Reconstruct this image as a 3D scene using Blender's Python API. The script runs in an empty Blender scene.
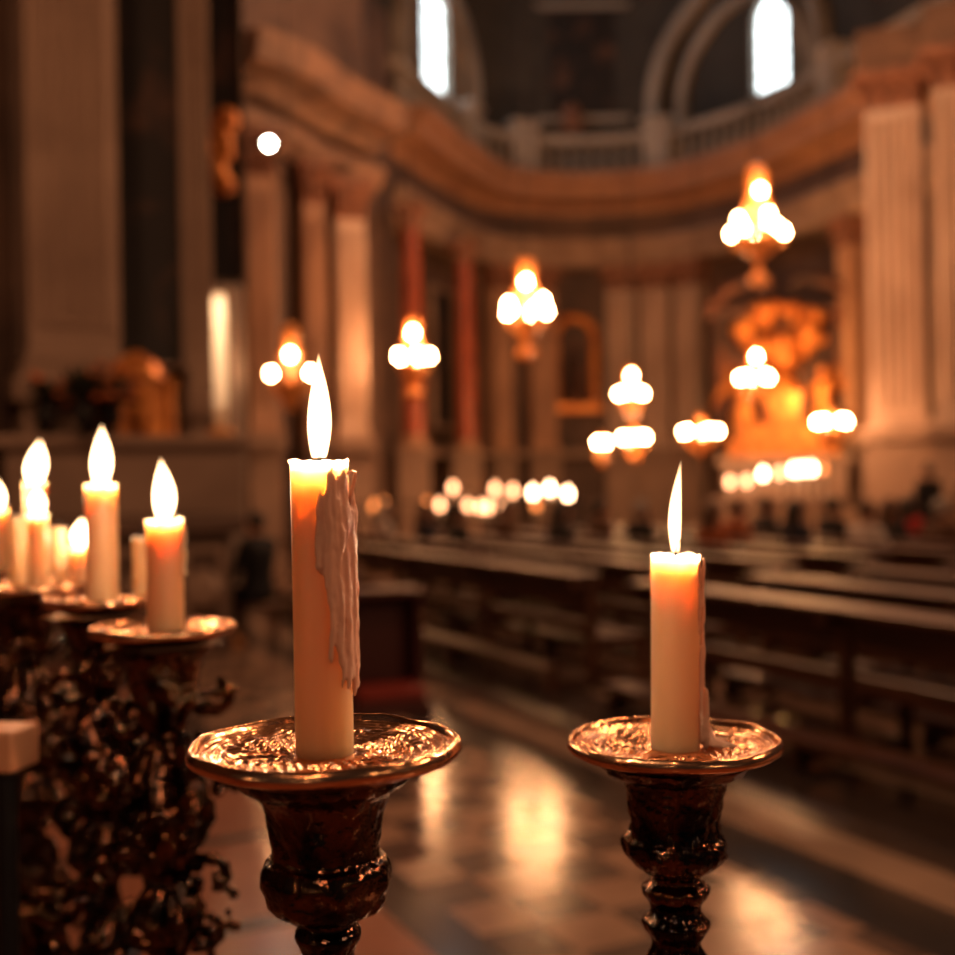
import bpy, bmesh, math, random
from mathutils import Vector, Matrix, noise
PI = math.pi
R = math.radians
sc = bpy.context.scene
COL = sc.collection
random.seed(7)

# ------------------------------------------------------------------ camera numbers
F, HC, CX = 1200.0, 1.65, 477.5
ROLL = R(1.0)
CA, SA = math.cos(ROLL), math.sin(ROLL)


def W(px, py, D):
    dx, dy = (px - CX) / F, (CX - py) / F
    return Vector(((dx * CA + dy * SA) * D, D, HC + (-dx * SA + dy * CA) * D))


# ------------------------------------------------------------------ materials
def _mat(name):
    m = bpy.data.materials.new(name)
    m.use_nodes = True
    nt = m.node_tree
    nt.nodes.clear()
    out = nt.nodes.new('ShaderNodeOutputMaterial')
    return m, nt, out


def mat(name, col, rough=0.6, metal=0.0, col2=None, scale=6.0, bump=0.0, bscale=None, sss=0.0, sssr=None,
        coat=0.0, detail=5.0, lo=0.35, hi=0.65, stretch=None, spec=0.5, sss_scale=1.0, bdist=0.002):
    m, nt, out = _mat(name)
    b = nt.nodes.new('ShaderNodeBsdfPrincipled')
    nt.links.new(b.outputs[0], out.inputs[0])
    b.inputs['Base Color'].default_value = (*col, 1)
    b.inputs['Roughness'].default_value = rough
    b.inputs['Metallic'].default_value = metal
    b.inputs['Specular IOR Level'].default_value = spec
    b.inputs['Coat Weight'].default_value = coat
    if sss:
        b.inputs['Subsurface Weight'].default_value = sss
        b.inputs['Subsurface Radius'].default_value = sssr
        b.inputs['Subsurface Scale'].default_value = sss_scale
    tc = nt.nodes.new('ShaderNodeTexCoord')
    src = tc.outputs['Object']
    if stretch:
        mp = nt.nodes.new('ShaderNodeMapping')
        mp.inputs['Scale'].default_value = stretch
        nt.links.new(src, mp.inputs[0])
        src = mp.outputs[0]
    if col2:
        n = nt.nodes.new('ShaderNodeTexNoise')
        n.inputs['Scale'].default_value = scale
        n.inputs['Detail'].default_value = detail
        n.inputs['Distortion'].default_value = 0.6
        nt.links.new(src, n.inputs['Vector'])
        r = nt.nodes.new('ShaderNodeValToRGB')
        r.color_ramp.elements[0].position = lo
        r.color_ramp.elements[1].position = hi
        r.color_ramp.elements[0].color = (*col, 1)
        r.color_ramp.elements[1].color = (*col2, 1)
        nt.links.new(n.outputs['Fac'], r.inputs[0])
        nt.links.new(r.outputs[0], b.inputs['Base Color'])
    if bump:
        n2 = nt.nodes.new('ShaderNodeTexNoise')
        n2.inputs['Scale'].default_value = bscale or scale
        n2.inputs['Detail'].default_value = 4
        nt.links.new(src, n2.inputs['Vector'])
        bp = nt.nodes.new('ShaderNodeBump')
        bp.inputs['Strength'].default_value = bump
        bp.inputs['Distance'].default_value = bdist
        nt.links.new(n2.outputs['Fac'], bp.inputs['Height'])
        nt.links.new(bp.outputs[0], b.inputs['Normal'])
    return m


def emit(name, col, strength):
    m, nt, out = _mat(name)
    e = nt.nodes.new('ShaderNodeEmission')
    e.inputs[0].default_value = (*col, 1)
    e.inputs[1].default_value = strength
    nt.links.new(e.outputs[0], out.inputs[0])
    return m


def flame_mat(name, col, strength):
    # a flame is glowing gas: brightest where it is deepest, thin and orange towards its edge
    m, nt, out = _mat(name)
    e = nt.nodes.new('ShaderNodeEmission')
    e.inputs[0].default_value = (*col, 1)
    e.inputs[1].default_value = strength
    nt.links.new(e.outputs[0], out.inputs['Volume'])
    return m


M = {}
M['stone'] = mat('warm_stone', (0.36, 0.245, 0.18), 0.75, col2=(0.25, 0.165, 0.12), scale=0.9, bump=0.3, bdist=.05)
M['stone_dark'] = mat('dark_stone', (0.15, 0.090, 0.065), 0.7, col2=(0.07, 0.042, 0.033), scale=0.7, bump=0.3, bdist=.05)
M['stone_grey'] = mat('grey_plaster', (0.46, 0.40, 0.35), 0.8, col2=(0.26, 0.22, 0.19), scale=0.6)
M['dark_plaster'] = mat('blackish_plaster', (0.06, 0.052, 0.046), 0.8, col2=(0.035, 0.03, 0.028), scale=0.6)  # near-black mottled plaster of the drum wall and ceiling
M['marble_pale'] = mat('pale_marble', (0.54, 0.39, 0.30), 0.4, col2=(0.36, 0.24, 0.175), scale=1.3, stretch=(1, 1, .35))
M['marble_tan'] = mat('tan_marble', (0.52, 0.30, 0.185), 0.45, col2=(0.34, 0.185, 0.115), scale=1.4, stretch=(1, 1, .4))
M['marble_red'] = mat('red_marble', (0.42, 0.085, 0.03), 0.3, col2=(0.28, 0.05, 0.02), scale=2.5)
M['cornice'] = mat('ochre_cornice', (0.44, 0.23, 0.13), 0.6, col2=(0.32, 0.165, 0.10), scale=0.9)
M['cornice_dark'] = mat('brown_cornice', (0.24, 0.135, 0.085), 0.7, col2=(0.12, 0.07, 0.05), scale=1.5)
M['frieze'] = mat('pale_frieze', (0.42, 0.29, 0.21), 0.7, col2=(0.26, 0.17, 0.12), scale=1.2)
M['gilt'] = mat('gilt_carving', (0.85, 0.34, 0.08), 0.42, 0.55, col2=(0.42, 0.12, 0.03), scale=3.0, bump=0.6, bscale=6, bdist=.05)
M['capital'] = mat('reddish_capital', (0.34, 0.15, 0.085), 0.6, col2=(0.14, 0.06, 0.04), scale=5.0, bump=.6, bdist=.05)
M['lamp_gold'] = mat('lamp_gold', (0.95, 0.48, 0.14), 0.45, 0.25, col2=(0.7, 0.25, 0.06), scale=9)
M['crystal'] = mat('amber_crystal', (0.95, 0.42, 0.13), 0.25, 0.0, col2=(0.75, 0.25, 0.06), scale=14)
M['box_wood'] = mat('pale_box_wood', (0.72, 0.33, 0.17), 0.5, col2=(0.62, 0.26, 0.13), scale=30)
M['iron'] = mat('black_iron', (0.02, 0.018, 0.018), 0.5, 0.6)
M['bulb'] = emit('lit_bulb', (1.0, 0.46, 0.19), 210.0)
M['bulb_dim'] = emit('dim_flame', (1.0, 0.42, 0.19), 9.0)
M['bulb_ember'] = emit('ember_flame', (1.0, 0.26, 0.06), 3.5)
M['candle_lit'] = emit('distant_flame', (1.0, 0.55, 0.3), 30.0)
M['spot_lens'] = emit('lit_lens', (1.0, 0.93, 0.8), 90.0)
M['window_glow'] = emit('daylit_glass', (0.82, 0.92, 0.93), 5.5)
M['window_frame'] = mat('window_frame', (0.2, 0.17, 0.14), 0.7)
M['pew'] = mat('dark_pew_wood', (0.12, 0.046, 0.022), 0.42, col2=(0.05, 0.02, 0.012), scale=4, stretch=(.4, 3, 3))
M['red_pad'] = mat('dark_red_pad', (0.22, 0.02, 0.012), 0.7)
M['red_wood'] = mat('dark_red_wood', (0.07, 0.014, 0.012), 0.5)
M['brass'] = mat('copper_brass', (0.80, 0.38, 0.18), 0.16, 1.0, col2=(0.45, 0.17, 0.07), scale=38, bump=0.5, bscale=120, lo=.35, hi=.75)
M['brass_pan'] = mat('engraved_brass', (0.95, 0.48, 0.25), 0.2, 1.0, col2=(0.55, 0.20, 0.08), scale=45, bump=0.25, bscale=220, lo=.5, hi=.8, bdist=.001)
M['bronze'] = mat('dark_bronze', (0.17, 0.075, 0.042), 0.10, 1.0, col2=(0.025, 0.02, 0.02), scale=45, bump=0.6, bscale=110, bdist=.003, lo=.4, hi=.6)
M['wax'] = mat('orange_wax', (0.94, 0.46, 0.24), 0.42, sss=1.0, sssr=(0.042, 0.034, 0.030), sss_scale=1.0, bump=0.08, bscale=90)
M['wax_pale'] = mat('pale_wax', (0.95, 0.62, 0.44), 0.34, sss=0.7, sssr=(0.006, 0.003, 0.002), sss_scale=1.0, bump=0.2, bscale=150)
def wax_run_mat():
    m, nt, out = _mat('wax_run')
    d = nt.nodes.new('ShaderNodeBsdfPrincipled'); d.inputs['Base Color'].default_value = (.97, .64, .47, 1); d.inputs['Roughness'].default_value = .35
    t = nt.nodes.new('ShaderNodeBsdfTranslucent'); t.inputs[0].default_value = (.97, .66, .48, 1)
    x = nt.nodes.new('ShaderNodeMixShader'); x.inputs[0].default_value = .35
    nt.links.new(d.outputs[0], x.inputs[1]); nt.links.new(t.outputs[0], x.inputs[2]); nt.links.new(x.outputs[0], out.inputs[0])
    return m


M['wax_pale'] = wax_run_mat()


def shell_mat():
    m, nt, out = _mat('glowing_shell')
    d = nt.nodes.new('ShaderNodeBsdfDiffuse'); d.inputs[0].default_value = (.85, .72, .58, 1)
    t = nt.nodes.new('ShaderNodeBsdfTranslucent'); t.inputs[0].default_value = (.9, .78, .62, 1)
    x = nt.nodes.new('ShaderNodeMixShader'); x.inputs[0].default_value = .6
    nt.links.new(d.outputs[0], x.inputs[1]); nt.links.new(t.outputs[0], x.inputs[2]); nt.links.new(x.outputs[0], out.inputs[0])
    return m


M['shell'] = shell_mat()
M['wick'] = mat('burnt_wick', (0.012, 0.01, 0.01), 0.9)
M['flame'] = flame_mat('flame_gas', (1.0, 0.58, 0.28), 1600.0)
M['white_wax'] = mat('white_wax', (0.9, 0.8, 0.66), 0.4)
M['cloth_white'] = mat('white_cloth', (0.62, 0.5, 0.42), 0.8)
M['leaf'] = mat('dark_leaf', (0.012, 0.018, 0.010), 0.5, col2=(0.03, 0.035, 0.02), scale=9)
M['flower'] = mat('orange_flower', (0.65, 0.17, 0.04), 0.6, col2=(0.4, 0.08, 0.02), scale=14)
M['canvas'] = mat('dark_canvas', (0.012, 0.009, 0.010), 0.7, col2=(0.17, 0.075, 0.045), scale=1.3, lo=.53, hi=.8, detail=3)
M['canvas_red'] = mat('reddish_canvas', (0.05, 0.022, 0.016), 0.6, col2=(0.26, 0.09, 0.04), scale=1.0, lo=.42, hi=.75, detail=3)
M['skin'] = mat('skin', (0.50, 0.25, 0.16), 0.5)
M['hair_dark'] = mat('dark_hair', (0.018, 0.012, 0.010), 0.6)
M['hair_grey'] = mat('grey_hair', (0.3, 0.26, 0.23), 0.6)
M['hair_brown'] = mat('brown_hair', (0.09, 0.04, 0.02), 0.6)
for k, c in dict(black=(0.012, 0.011, 0.013), white=(0.62, 0.52, 0.46), red=(0.45, 0.02, 0.02), navy=(0.02, 0.024, 0.045), brown=(0.10, 0.045, 0.025),
                 beige=(0.42, 0.29, 0.2), grey=(0.16, 0.14, 0.135), rust=(0.38, 0.10, 0.035), charcoal=(0.035, 0.032, 0.033)).items():
    M['cloth_' + k] = mat(k + '_fabric', c, 0.85)


# ------------------------------------------------------------------ object helpers
def tag(o, label=None, cat=None, group=None, kind=None):
    if label: o['label'] = label
    if cat: o['category'] = cat
    if group: o['group'] = group
    if kind: o['kind'] = kind
    return o


def empty(name, loc=(0, 0, 0), rz=0.0):
    o = bpy.data.objects.new(name, None)
    o.empty_display_size = 0.1
    o.location = loc
    o.rotation_euler = (0, 0, rz)
    COL.objects.link(o)
    return o


def obj(name, mesh, m, parent=None, loc=None, rz=None):
    o = bpy.data.objects.new(name, mesh)
    COL.objects.link(o)
    if m is not None and not mesh.materials:
        mesh.materials.append(M[m])
    if parent: o.parent = parent
    if loc is not None: o.location = loc
    if rz is not None: o.rotation_euler = (0, 0, rz)
    return o


def copy_tree(o, parent=None):
    c = o.copy()
    COL.objects.link(c)
    c.parent = parent
    for ch in list(o.children):
        copy_tree(ch, c)
    return c


class MB:
    def __init__(s):
        s.v, s.f = [], []

    def add(s, vs, fs):
        n = len(s.v)
        s.v += [tuple(v) for v in vs]
        s.f += [tuple(i + n for i in f) for f in fs]
        return s

    def box(s, x0, x1, y0, y1, z0, z1, M4=None):
        vs = [Vector(p) for p in ((x0, y0, z0), (x1, y0, z0), (x1, y1, z0), (x0, y1, z0), (x0, y0, z1), (x1, y0, z1), (x1, y1, z1), (x0, y1, z1))]
        if M4: vs = [M4 @ v for v in vs]
        return s.add(vs, [(3, 2, 1, 0), (4, 5, 6, 7), (0, 1, 5, 4), (1, 2, 6, 5), (2, 3, 7, 6), (3, 0, 4, 7)])

    def lathe(s, prof, n=32, c=(0, 0, 0), fn=None, cap=True):
        vs, fs = [], []
        for (r, z) in prof:
            for i in range(n):
                a = 2 * PI * i / n
                rr = r * (fn(a, z) if fn else 1)
                vs.append((c[0] + rr * math.cos(a), c[1] + rr * math.sin(a), c[2] + z))
        k = len(prof)
        for j in range(k - 1):
            for i in range(n):
                a, b = j * n + i, j * n + (i + 1) % n
                fs.append((a, b, b + n, a + n))
        if cap:
            fs.append(tuple(range(n))[::-1])
            fs.append(tuple(range((k - 1) * n, k * n)))
        return s.add(vs, fs)

    def tube(s, pts, rad, n=10, cap=True):
        pts = [Vector(p) for p in pts]
        if not hasattr(rad, '__len__'): rad = [rad] * len(pts)
        vs, fs = [], []
        up = None
        for i, p in enumerate(pts):
            d = (pts[min(i + 1, len(pts) - 1)] - pts[max(i - 1, 0)]).normalized()
            if up is None:
                up = d.orthogonal().normalized()
            up = (up - d * up.dot(d))
            up = up.normalized() if up.length > 1e-6 else d.orthogonal().normalized()
            sd = d.cross(up)
            for k in range(n):
                a = 2 * PI * k / n
                vs.append(p + (up * math.cos(a) + sd * math.sin(a)) * rad[i])
        for j in range(len(pts) - 1):
            for k in range(n):
                a, b = j * n + k, j * n + (k + 1) % n
                fs.append((a, b, b + n, a + n))
        if cap:
            fs.append(tuple(range(n))[::-1])
            fs.append(tuple(range((len(pts) - 1) * n, len(pts) * n)))
        return s.add(vs, fs)

    def ball(s, c, r, n=12, m=8, sq=(1, 1, 1)):
        c = Vector(c)
        vs = [c + Vector((0, 0, -r * sq[2]))]
        for j in range(1, m):
            b = -PI / 2 + PI * j / m
            for i in range(n):
                a = 2 * PI * i / n
                vs.append(c + Vector((r * sq[0] * math.cos(b) * math.cos(a), r * sq[1] * math.cos(b) * math.sin(a), r * sq[2] * math.sin(b))))
        vs.append(c + Vector((0, 0, r * sq[2])))
        fs = []
        for i in range(n):
            fs.append((0, 1 + (i + 1) % n, 1 + i))
            fs.append((len(vs) - 1, 1 + (m - 2) * n + i, 1 + (m - 2) * n + (i + 1) % n))
        for j in range(m - 2):
            for i in range(n):
                a, b = 1 + j * n + i, 1 + j * n + (i + 1) % n
                fs.append((a, b, b + n, a + n))
        return s.add(vs, fs)

    def capsule(s, a, b, ra, rb, n=12):
        a, b = Vector(a), Vector(b)
        d = (b - a)
        L = d.length
        d = d.normalized() if L > 1e-6 else Vector((0, 0, 1))
        pts, rad = [], []
        for i in range(5):
            t = PI / 2 * i / 4
            pts.append(a - d * ra * math.cos(t)); rad.append(max(ra * math.sin(t), 1e-4))
        for i in range(5):
            t = PI / 2 * i / 4
            pts.append(b + d * rb * math.sin(t)); rad.append(max(rb * math.cos(t), 1e-4))
        return s.tube(pts, rad, n)

    def mesh(s, name, smooth=True, ang=None):
        me = bpy.data.meshes.new(name)
        me.from_pydata(s.v, [], s.f)
        me.update()
        if smooth:
            me.polygons.foreach_set('use_smooth', [True] * len(me.polygons))
            if ang is not None:
                me.set_sharp_from_angle(angle=R(ang))
        return me

    def build(s, name, m, parent=None, loc=None, rz=None, smooth=True, ang=35):
        return obj(name, s.mesh(name, smooth, ang), m, parent, loc, rz)


def bevelled(o, w, seg=2):
    md = o.modifiers.new('bevel', 'BEVEL')
    md.width = w
    md.segments = seg
    md.limit_method = 'ANGLE'
    return o


def structure(o, label):
    return tag(o, label, None, None, 'structure')


def catmull(pts, n=10):
    out = []
    P = [pts[0]] + list(pts) + [pts[-1]]
    for i in range(1, len(P) - 2):
        p0, p1, p2, p3 = [Vector(q) for q in P[i - 1:i + 3]]
        for k in range(n):
            t = k / n
            out.append(0.5 * ((2 * p1) + (p2 - p0) * t + (2 * p0 - 5 * p1 + 4 * p2 - p3) * t * t + (3 * p1 - p0 - 3 * p2 + p3) * t ** 3))
    out.append(Vector(P[-1]))
    return out


def resample(pts, step):
    out = [pts[0]]
    acc = 0
    for a, b in zip(pts, pts[1:]):
        L = (b - a).length
        d = step - acc
        while d <= L:
            out.append(a.lerp(b, d / L)); d += step
        acc = (acc + L) % step if False else L - (d - step)
        acc = acc if acc >= 0 else 0
    out.append(pts[-1])
    return out


def normals(path):
    ns = []
    for i in range(len(path)):
        d = (path[min(i + 1, len(path) - 1)] - path[max(i - 1, 0)])
        d = Vector((d.x, d.y, 0)).normalized()
        ns.append(Vector((d.y, -d.x, 0)))       # path runs left to right, so this points back into the church
    return ns


def sweep(path, prof, closed=True):
    """prof: (inward offset, z) ring swept along a plan path."""
    ns = normals(path)
    mb = MB()
    k = len(prof)
    vs, fs = [], []
    for p, n in zip(path, ns):
        for (o, z) in prof:
            vs.append((p.x + n.x * o, p.y + n.y * o, z))
    for i in range(len(path) - 1):
        for j in range(k if closed else k - 1):
            a, b = i * k + j, i * k + (j + 1) % k
            fs.append((a, a + k, b + k, b))
    if closed:
        fs.append(tuple(range(k)))
        fs.append(tuple(range((len(path) - 1) * k, len(path) * k))[::-1])
    return mb.add(vs, fs)


# ------------------------------------------------------------------ plan of the church
plan_px = [(385, 29.8), (430, 33.0), (480, 36.2), (540, 37.3), (600, 37.5), (660, 37.0), (705, 36.0), (780, 33.6), (860, 30.2), (955, 26.8), (1080, 23.6), (1250, 20.0)]
APSE = resample(catmull([(W(p, 200, d).x, d, 0) for p, d in plan_px], 12), 0.35)
APSE_N = normals(APSE)


def at_px(px, off=0.0):
    """place on the apse wall crossed by a line of sight"""
    best = min(range(len(APSE)), key=lambda i: abs((APSE[i].x + APSE_N[i].x * off) / (APSE[i].y + APSE_N[i].y * off) - (W(px, 300, 1).x)))
    p, n = APSE[best] + APSE_N[best] * off, APSE_N[best]
    return p, n, best


def rz_of(n):          # local -Y looks along n
    return math.atan2(n.x, -n.y)


# floor
def floor_mat():
    m, nt, out = _mat('marble_floor')
    N, L = nt.nodes, nt.links
    b = N.new('ShaderNodeBsdfPrincipled')
    L.new(b.outputs[0], out.inputs[0])
    tc = N.new('ShaderNodeTexCoord')
    mp = N.new('ShaderNodeMapping')
    mp.inputs['Rotation'].default_value = (0, 0, -math.atan2(0.434, 0.901))
    L.new(tc.outputs['Object'], mp.inputs[0])
    sx = N.new('ShaderNodeSeparateXYZ')
    L.new(mp.outputs[0], sx.inputs[0])
    ch = N.new('ShaderNodeTexChecker')
    ch.inputs['Scale'].default_value = 1 / 0.30
    ch.inputs['Color1'].default_value = (0.31, 0.19, 0.13, 1)
    ch.inputs['Color2'].default_value = (0.09, 0.058, 0.045, 1)
    L.new(mp.outputs[0], ch.inputs['Vector'])
    # bands running along the pew rows (x of the rotated frame)
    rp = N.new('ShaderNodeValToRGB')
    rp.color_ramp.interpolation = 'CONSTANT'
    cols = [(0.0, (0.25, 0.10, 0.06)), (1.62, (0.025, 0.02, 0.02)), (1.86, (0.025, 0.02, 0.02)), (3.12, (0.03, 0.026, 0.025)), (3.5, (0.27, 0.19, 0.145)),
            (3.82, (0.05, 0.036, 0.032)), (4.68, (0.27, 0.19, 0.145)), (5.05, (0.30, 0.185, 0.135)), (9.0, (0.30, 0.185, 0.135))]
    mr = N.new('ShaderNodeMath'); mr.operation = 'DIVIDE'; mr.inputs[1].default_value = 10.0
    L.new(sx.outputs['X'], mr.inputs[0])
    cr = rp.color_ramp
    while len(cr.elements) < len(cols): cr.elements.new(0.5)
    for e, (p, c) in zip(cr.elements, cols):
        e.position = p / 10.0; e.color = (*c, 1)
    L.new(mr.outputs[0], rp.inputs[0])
    # checker only inside its field
    g = N.new('ShaderNodeMath'); g.operation = 'GREATER_THAN'; g.inputs[1].default_value = 1.86
    l = N.new('ShaderNodeMath'); l.operation = 'LESS_THAN'; l.inputs[1].default_value = 3.12
    mu = N.new('ShaderNodeMath'); mu.operation = 'MULTIPLY'
    L.new(sx.outputs['X'], g.inputs[0]); L.new(sx.outputs['X'], l.inputs[0])
    L.new(g.outputs[0], mu.inputs[0]); L.new(l.outputs[0], mu.inputs[1])
    mx = N.new('ShaderNodeMix'); mx.data_type = 'RGBA'
    L.new(mu.outputs[0], mx.inputs[0]); L.new(rp.outputs[0], mx.inputs[6]); L.new(ch.outputs[0], mx.inputs[7])
    # cross bands of the red floor
    wv = N.new('ShaderNodeMath'); wv.operation = 'PINGPONG'; wv.inputs[1].default_value = 0.55
    L.new(sx.outputs['Y'], wv.inputs[0])
    lt = N.new('ShaderNodeMath'); lt.operation = 'LESS_THAN'; lt.inputs[1].default_value = 0.06
    L.new(wv.outputs[0], lt.inputs[0])
    l2 = N.new('ShaderNodeMath'); l2.operation = 'LESS_THAN'; l2.inputs[1].default_value = 1.62
    L.new(sx.outputs['X'], l2.inputs[0])
    m2 = N.new('ShaderNodeMath'); m2.operation = 'MULTIPLY'
    L.new(lt.outputs[0], m2.inputs[0]); L.new(l2.outputs[0], m2.inputs[1])
    mx2 = N.new('ShaderNodeMix'); mx2.data_type = 'RGBA'
    mx2.inputs[7].default_value = (0.03, 0.02, 0.018, 1)
    L.new(m2.outputs[0], mx2.inputs[0]); L.new(mx.outputs[2], mx2.inputs[6])
    no = N.new('ShaderNodeTexNoise'); no.inputs['Scale'].default_value = 2.2; no.inputs['Detail'].default_value = 5
    L.new(tc.outputs['Object'], no.inputs['Vector'])
    rr = N.new('ShaderNodeMapRange'); rr.inputs[3].default_value = 0.6; rr.inputs[4].default_value = 1.4
    L.new(no.outputs['Fac'], rr.inputs[0])
    mv = N.new('ShaderNodeMix'); mv.data_type = 'RGBA'; mv.blend_type = 'MULTIPLY'; mv.inputs[0].default_value = 1
    L.new(mx2.outputs[2], mv.inputs[6])
    cb = N.new('ShaderNodeCombineColor')
    for i in range(3): L.new(rr.outputs[0], cb.inputs[i])
    L.new(cb.outputs[0], mv.inputs[7])
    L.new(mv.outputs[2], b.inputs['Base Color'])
    b.inputs['Roughness'].default_value = 0.17
    b.inputs['Specular IOR Level'].default_value = 0.55
    return m


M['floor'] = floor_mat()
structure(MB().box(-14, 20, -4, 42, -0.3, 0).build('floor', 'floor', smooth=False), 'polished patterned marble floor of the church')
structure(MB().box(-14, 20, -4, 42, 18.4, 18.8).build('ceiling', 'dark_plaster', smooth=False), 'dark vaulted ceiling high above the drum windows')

# wall_back: apse wall below the cornice, drum above it
wall = sweep(APSE, [(-0.55, 0), (-0.55, 10.6), (-1.0, 10.6), (-1.0, 0)])
structure(wall.build('wall_back', 'stone_dark', smooth=False), 'curved dark stone wall of the apse behind the altars')
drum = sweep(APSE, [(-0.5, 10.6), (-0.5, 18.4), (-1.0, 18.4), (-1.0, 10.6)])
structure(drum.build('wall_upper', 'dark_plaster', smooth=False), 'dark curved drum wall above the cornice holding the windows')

left_px = [(-420, 6.5), (-120, 9.6), (14, 11.9), (117, 12.3), (118.5, 13.2), (182, 13.7), (207, 14.0), (208, 15.4), (242, 16.4), (243, 20.0), (276, 20.9), (330, 22.8), (366, 24.2), (368, 27.6), (392, 29.4)]
LEFT = [Vector((W(p, 250, d).x, d, 0)) for p, d in left_px]
structure(sweep(LEFT, [(0, 0), (0, 13.0), (-0.35, 13.0), (-0.35, 0)]).build('wall_left', 'stone_dark', smooth=False), 'dark stepped side wall with chapels on the candle side')
structure(MB().box(-14, -13.6, -4, 42, 0, 18.4).build('wall_side', 'stone_dark', smooth=False), 'plain outer wall far out of sight')

# mouldings
CORN = [p for p in APSE]
structure(sweep(CORN, [(-0.5, 9.75), (0.15, 9.75), (0.25, 9.95), (0.6, 10.1), (0.95, 10.15), (1.0, 10.45), (1.2, 10.6), (1.2, 10.85), (-0.5, 10.85)]).build('trim_1', 'cornice', ang=25), 'deep ochre cornice sweeping around the apse')
structure(sweep(CORN, [(-0.5, 8.95), (0.05, 8.95), (0.05, 9.75), (-0.5, 9.75)]).build('trim_2', 'stone_dark', smooth=False), 'dark recessed band under the ochre cornice')
structure(sweep(CORN, [(-0.5, 8.15), (0.2, 8.15), (0.34, 8.4), (0.34, 8.6), (0.5, 8.75), (0.5, 8.95), (-0.5, 8.95)]).build('trim_3', 'frieze', ang=25), 'pale lower moulding running above the pilaster capitals')
structure(sweep(CORN, [(-0.5, 2.25), (0.12, 2.25), (0.12, 2.45), (-0.5, 2.45)]).build('trim_4', 'stone', smooth=False), 'thin stone ledge capping the apse plinth')
LC = catmull([(W(p, 120, d).x, d, 0) for p, d in [(225, 19.9), (262, 20.5), (300, 21.9), (335, 23.0), (368, 24.0)]], 8)
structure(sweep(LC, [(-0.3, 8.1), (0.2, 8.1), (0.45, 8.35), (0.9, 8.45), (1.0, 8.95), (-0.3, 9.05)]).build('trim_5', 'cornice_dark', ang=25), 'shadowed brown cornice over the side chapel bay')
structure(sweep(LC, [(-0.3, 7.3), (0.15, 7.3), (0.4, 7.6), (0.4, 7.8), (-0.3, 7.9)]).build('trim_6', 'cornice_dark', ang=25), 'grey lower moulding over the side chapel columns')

# balustrade on the cornice
bal = empty('balustrade', (0, 0, 10.85))
tag(bal, 'grey stone balustrade standing on the ochre cornice below the windows', 'balustrade')
BP = [p + n * 0.25 for p, n in zip(APSE, APSE_N)]
BP = [p for p in BP if True]
for z0, z1, w, nm in ((0, .22, .2, 'bottom_rail'), (1.05, 1.3, .22, 'top_rail')):
    sweep(BP, [(-w, z0), (w, z0), (w, z1), (-w, z1)]).build(nm, 'stone_grey', bal, smooth=False)
bm_ = MB().lathe([(.09, .22), (.09, .28), (.06, .33), (.13, .55), (.11, .68), (.05, .85), (.09, .97), (.09, 1.05)], 10).mesh('baluster')
for p in resample(BP, 0.42)[1:90]:
    obj('baluster', bm_, 'stone_grey', bal, p)
for i, px in enumerate((522, 664, 842, 470)):
    p, n, _ = at_px(px, 0.25)
    MB().box(-.4, .4, -.32, .3, 0, 1.5).box(-.48, .48, -.4, .36, 1.5, 1.66).build('pier', 'stone_grey', bal, p, rz_of(n), smooth=False)


def on_drum(i, off):
    p, n = APSE[i], APSE_N[i]
    return p + n * (-0.5 + off), n


def arch(px, halfw, zs, w, depth, name, label, m='stone_grey'):
    _, _, ic = at_px(px, -0.5)
    # arc-length steps of 0.35 m along the wall
    vs, fs = [], []
    K = 28
    for k in range(-3, K + 4):
        if k < 0: th, drop = 0.0, -k * 0.9
        elif k > K: th, drop = PI, (k - K) * 0.9
        else: th, drop = PI * k / K, 0
        for rr in (halfw, halfw + w):
            s = -math.cos(th) * rr
            z = zs + math.sin(th) * rr * 1.12 - drop
            fi = ic + s / 0.35
            i0 = max(0, min(len(APSE) - 2, int(math.floor(fi))))
            t = fi - i0
            p = APSE[i0].lerp(APSE[i0 + 1], t); n = APSE_N[i0].lerp(APSE_N[i0 + 1], t).normalized()
            for o in (-0.52, -0.5 + depth):
                q = p + n * o
                vs.append((q.x, q.y, max(z, 10.86)))
    nn = K + 7
    for k in range(nn - 1):
        a = k * 4
        b = a + 4
        fs += [(a + 1, b + 1, b + 3, a + 3), (a, a + 2, b + 2, b), (a, b, b + 1, a + 1), (a + 2, a + 3, b + 3, b + 2)]
    mb = MB().add(vs, fs)
    return tag(mb.build(name, m, ang=40), label, 'arch', 'arches of the drum', 'thing')


arch(432, 2.2, 13.6, 0.34, 0.42, 'stone_arch', 'broad outer stone arch around the window over the red columns')
arch(432, 1.65, 13.8, 0.22, 0.25, 'stone_arch', 'slim inner stone arch close around the window over the red columns')
arch(752, 3.0, 13.0, 0.34, 0.42, 'stone_arch', 'broad outer stone arch around the window over the golden altar')
arch(752, 2.2, 13.0, 0.24, 0.25, 'stone_arch', 'slim inner stone arch close around the window over the golden altar')


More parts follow.
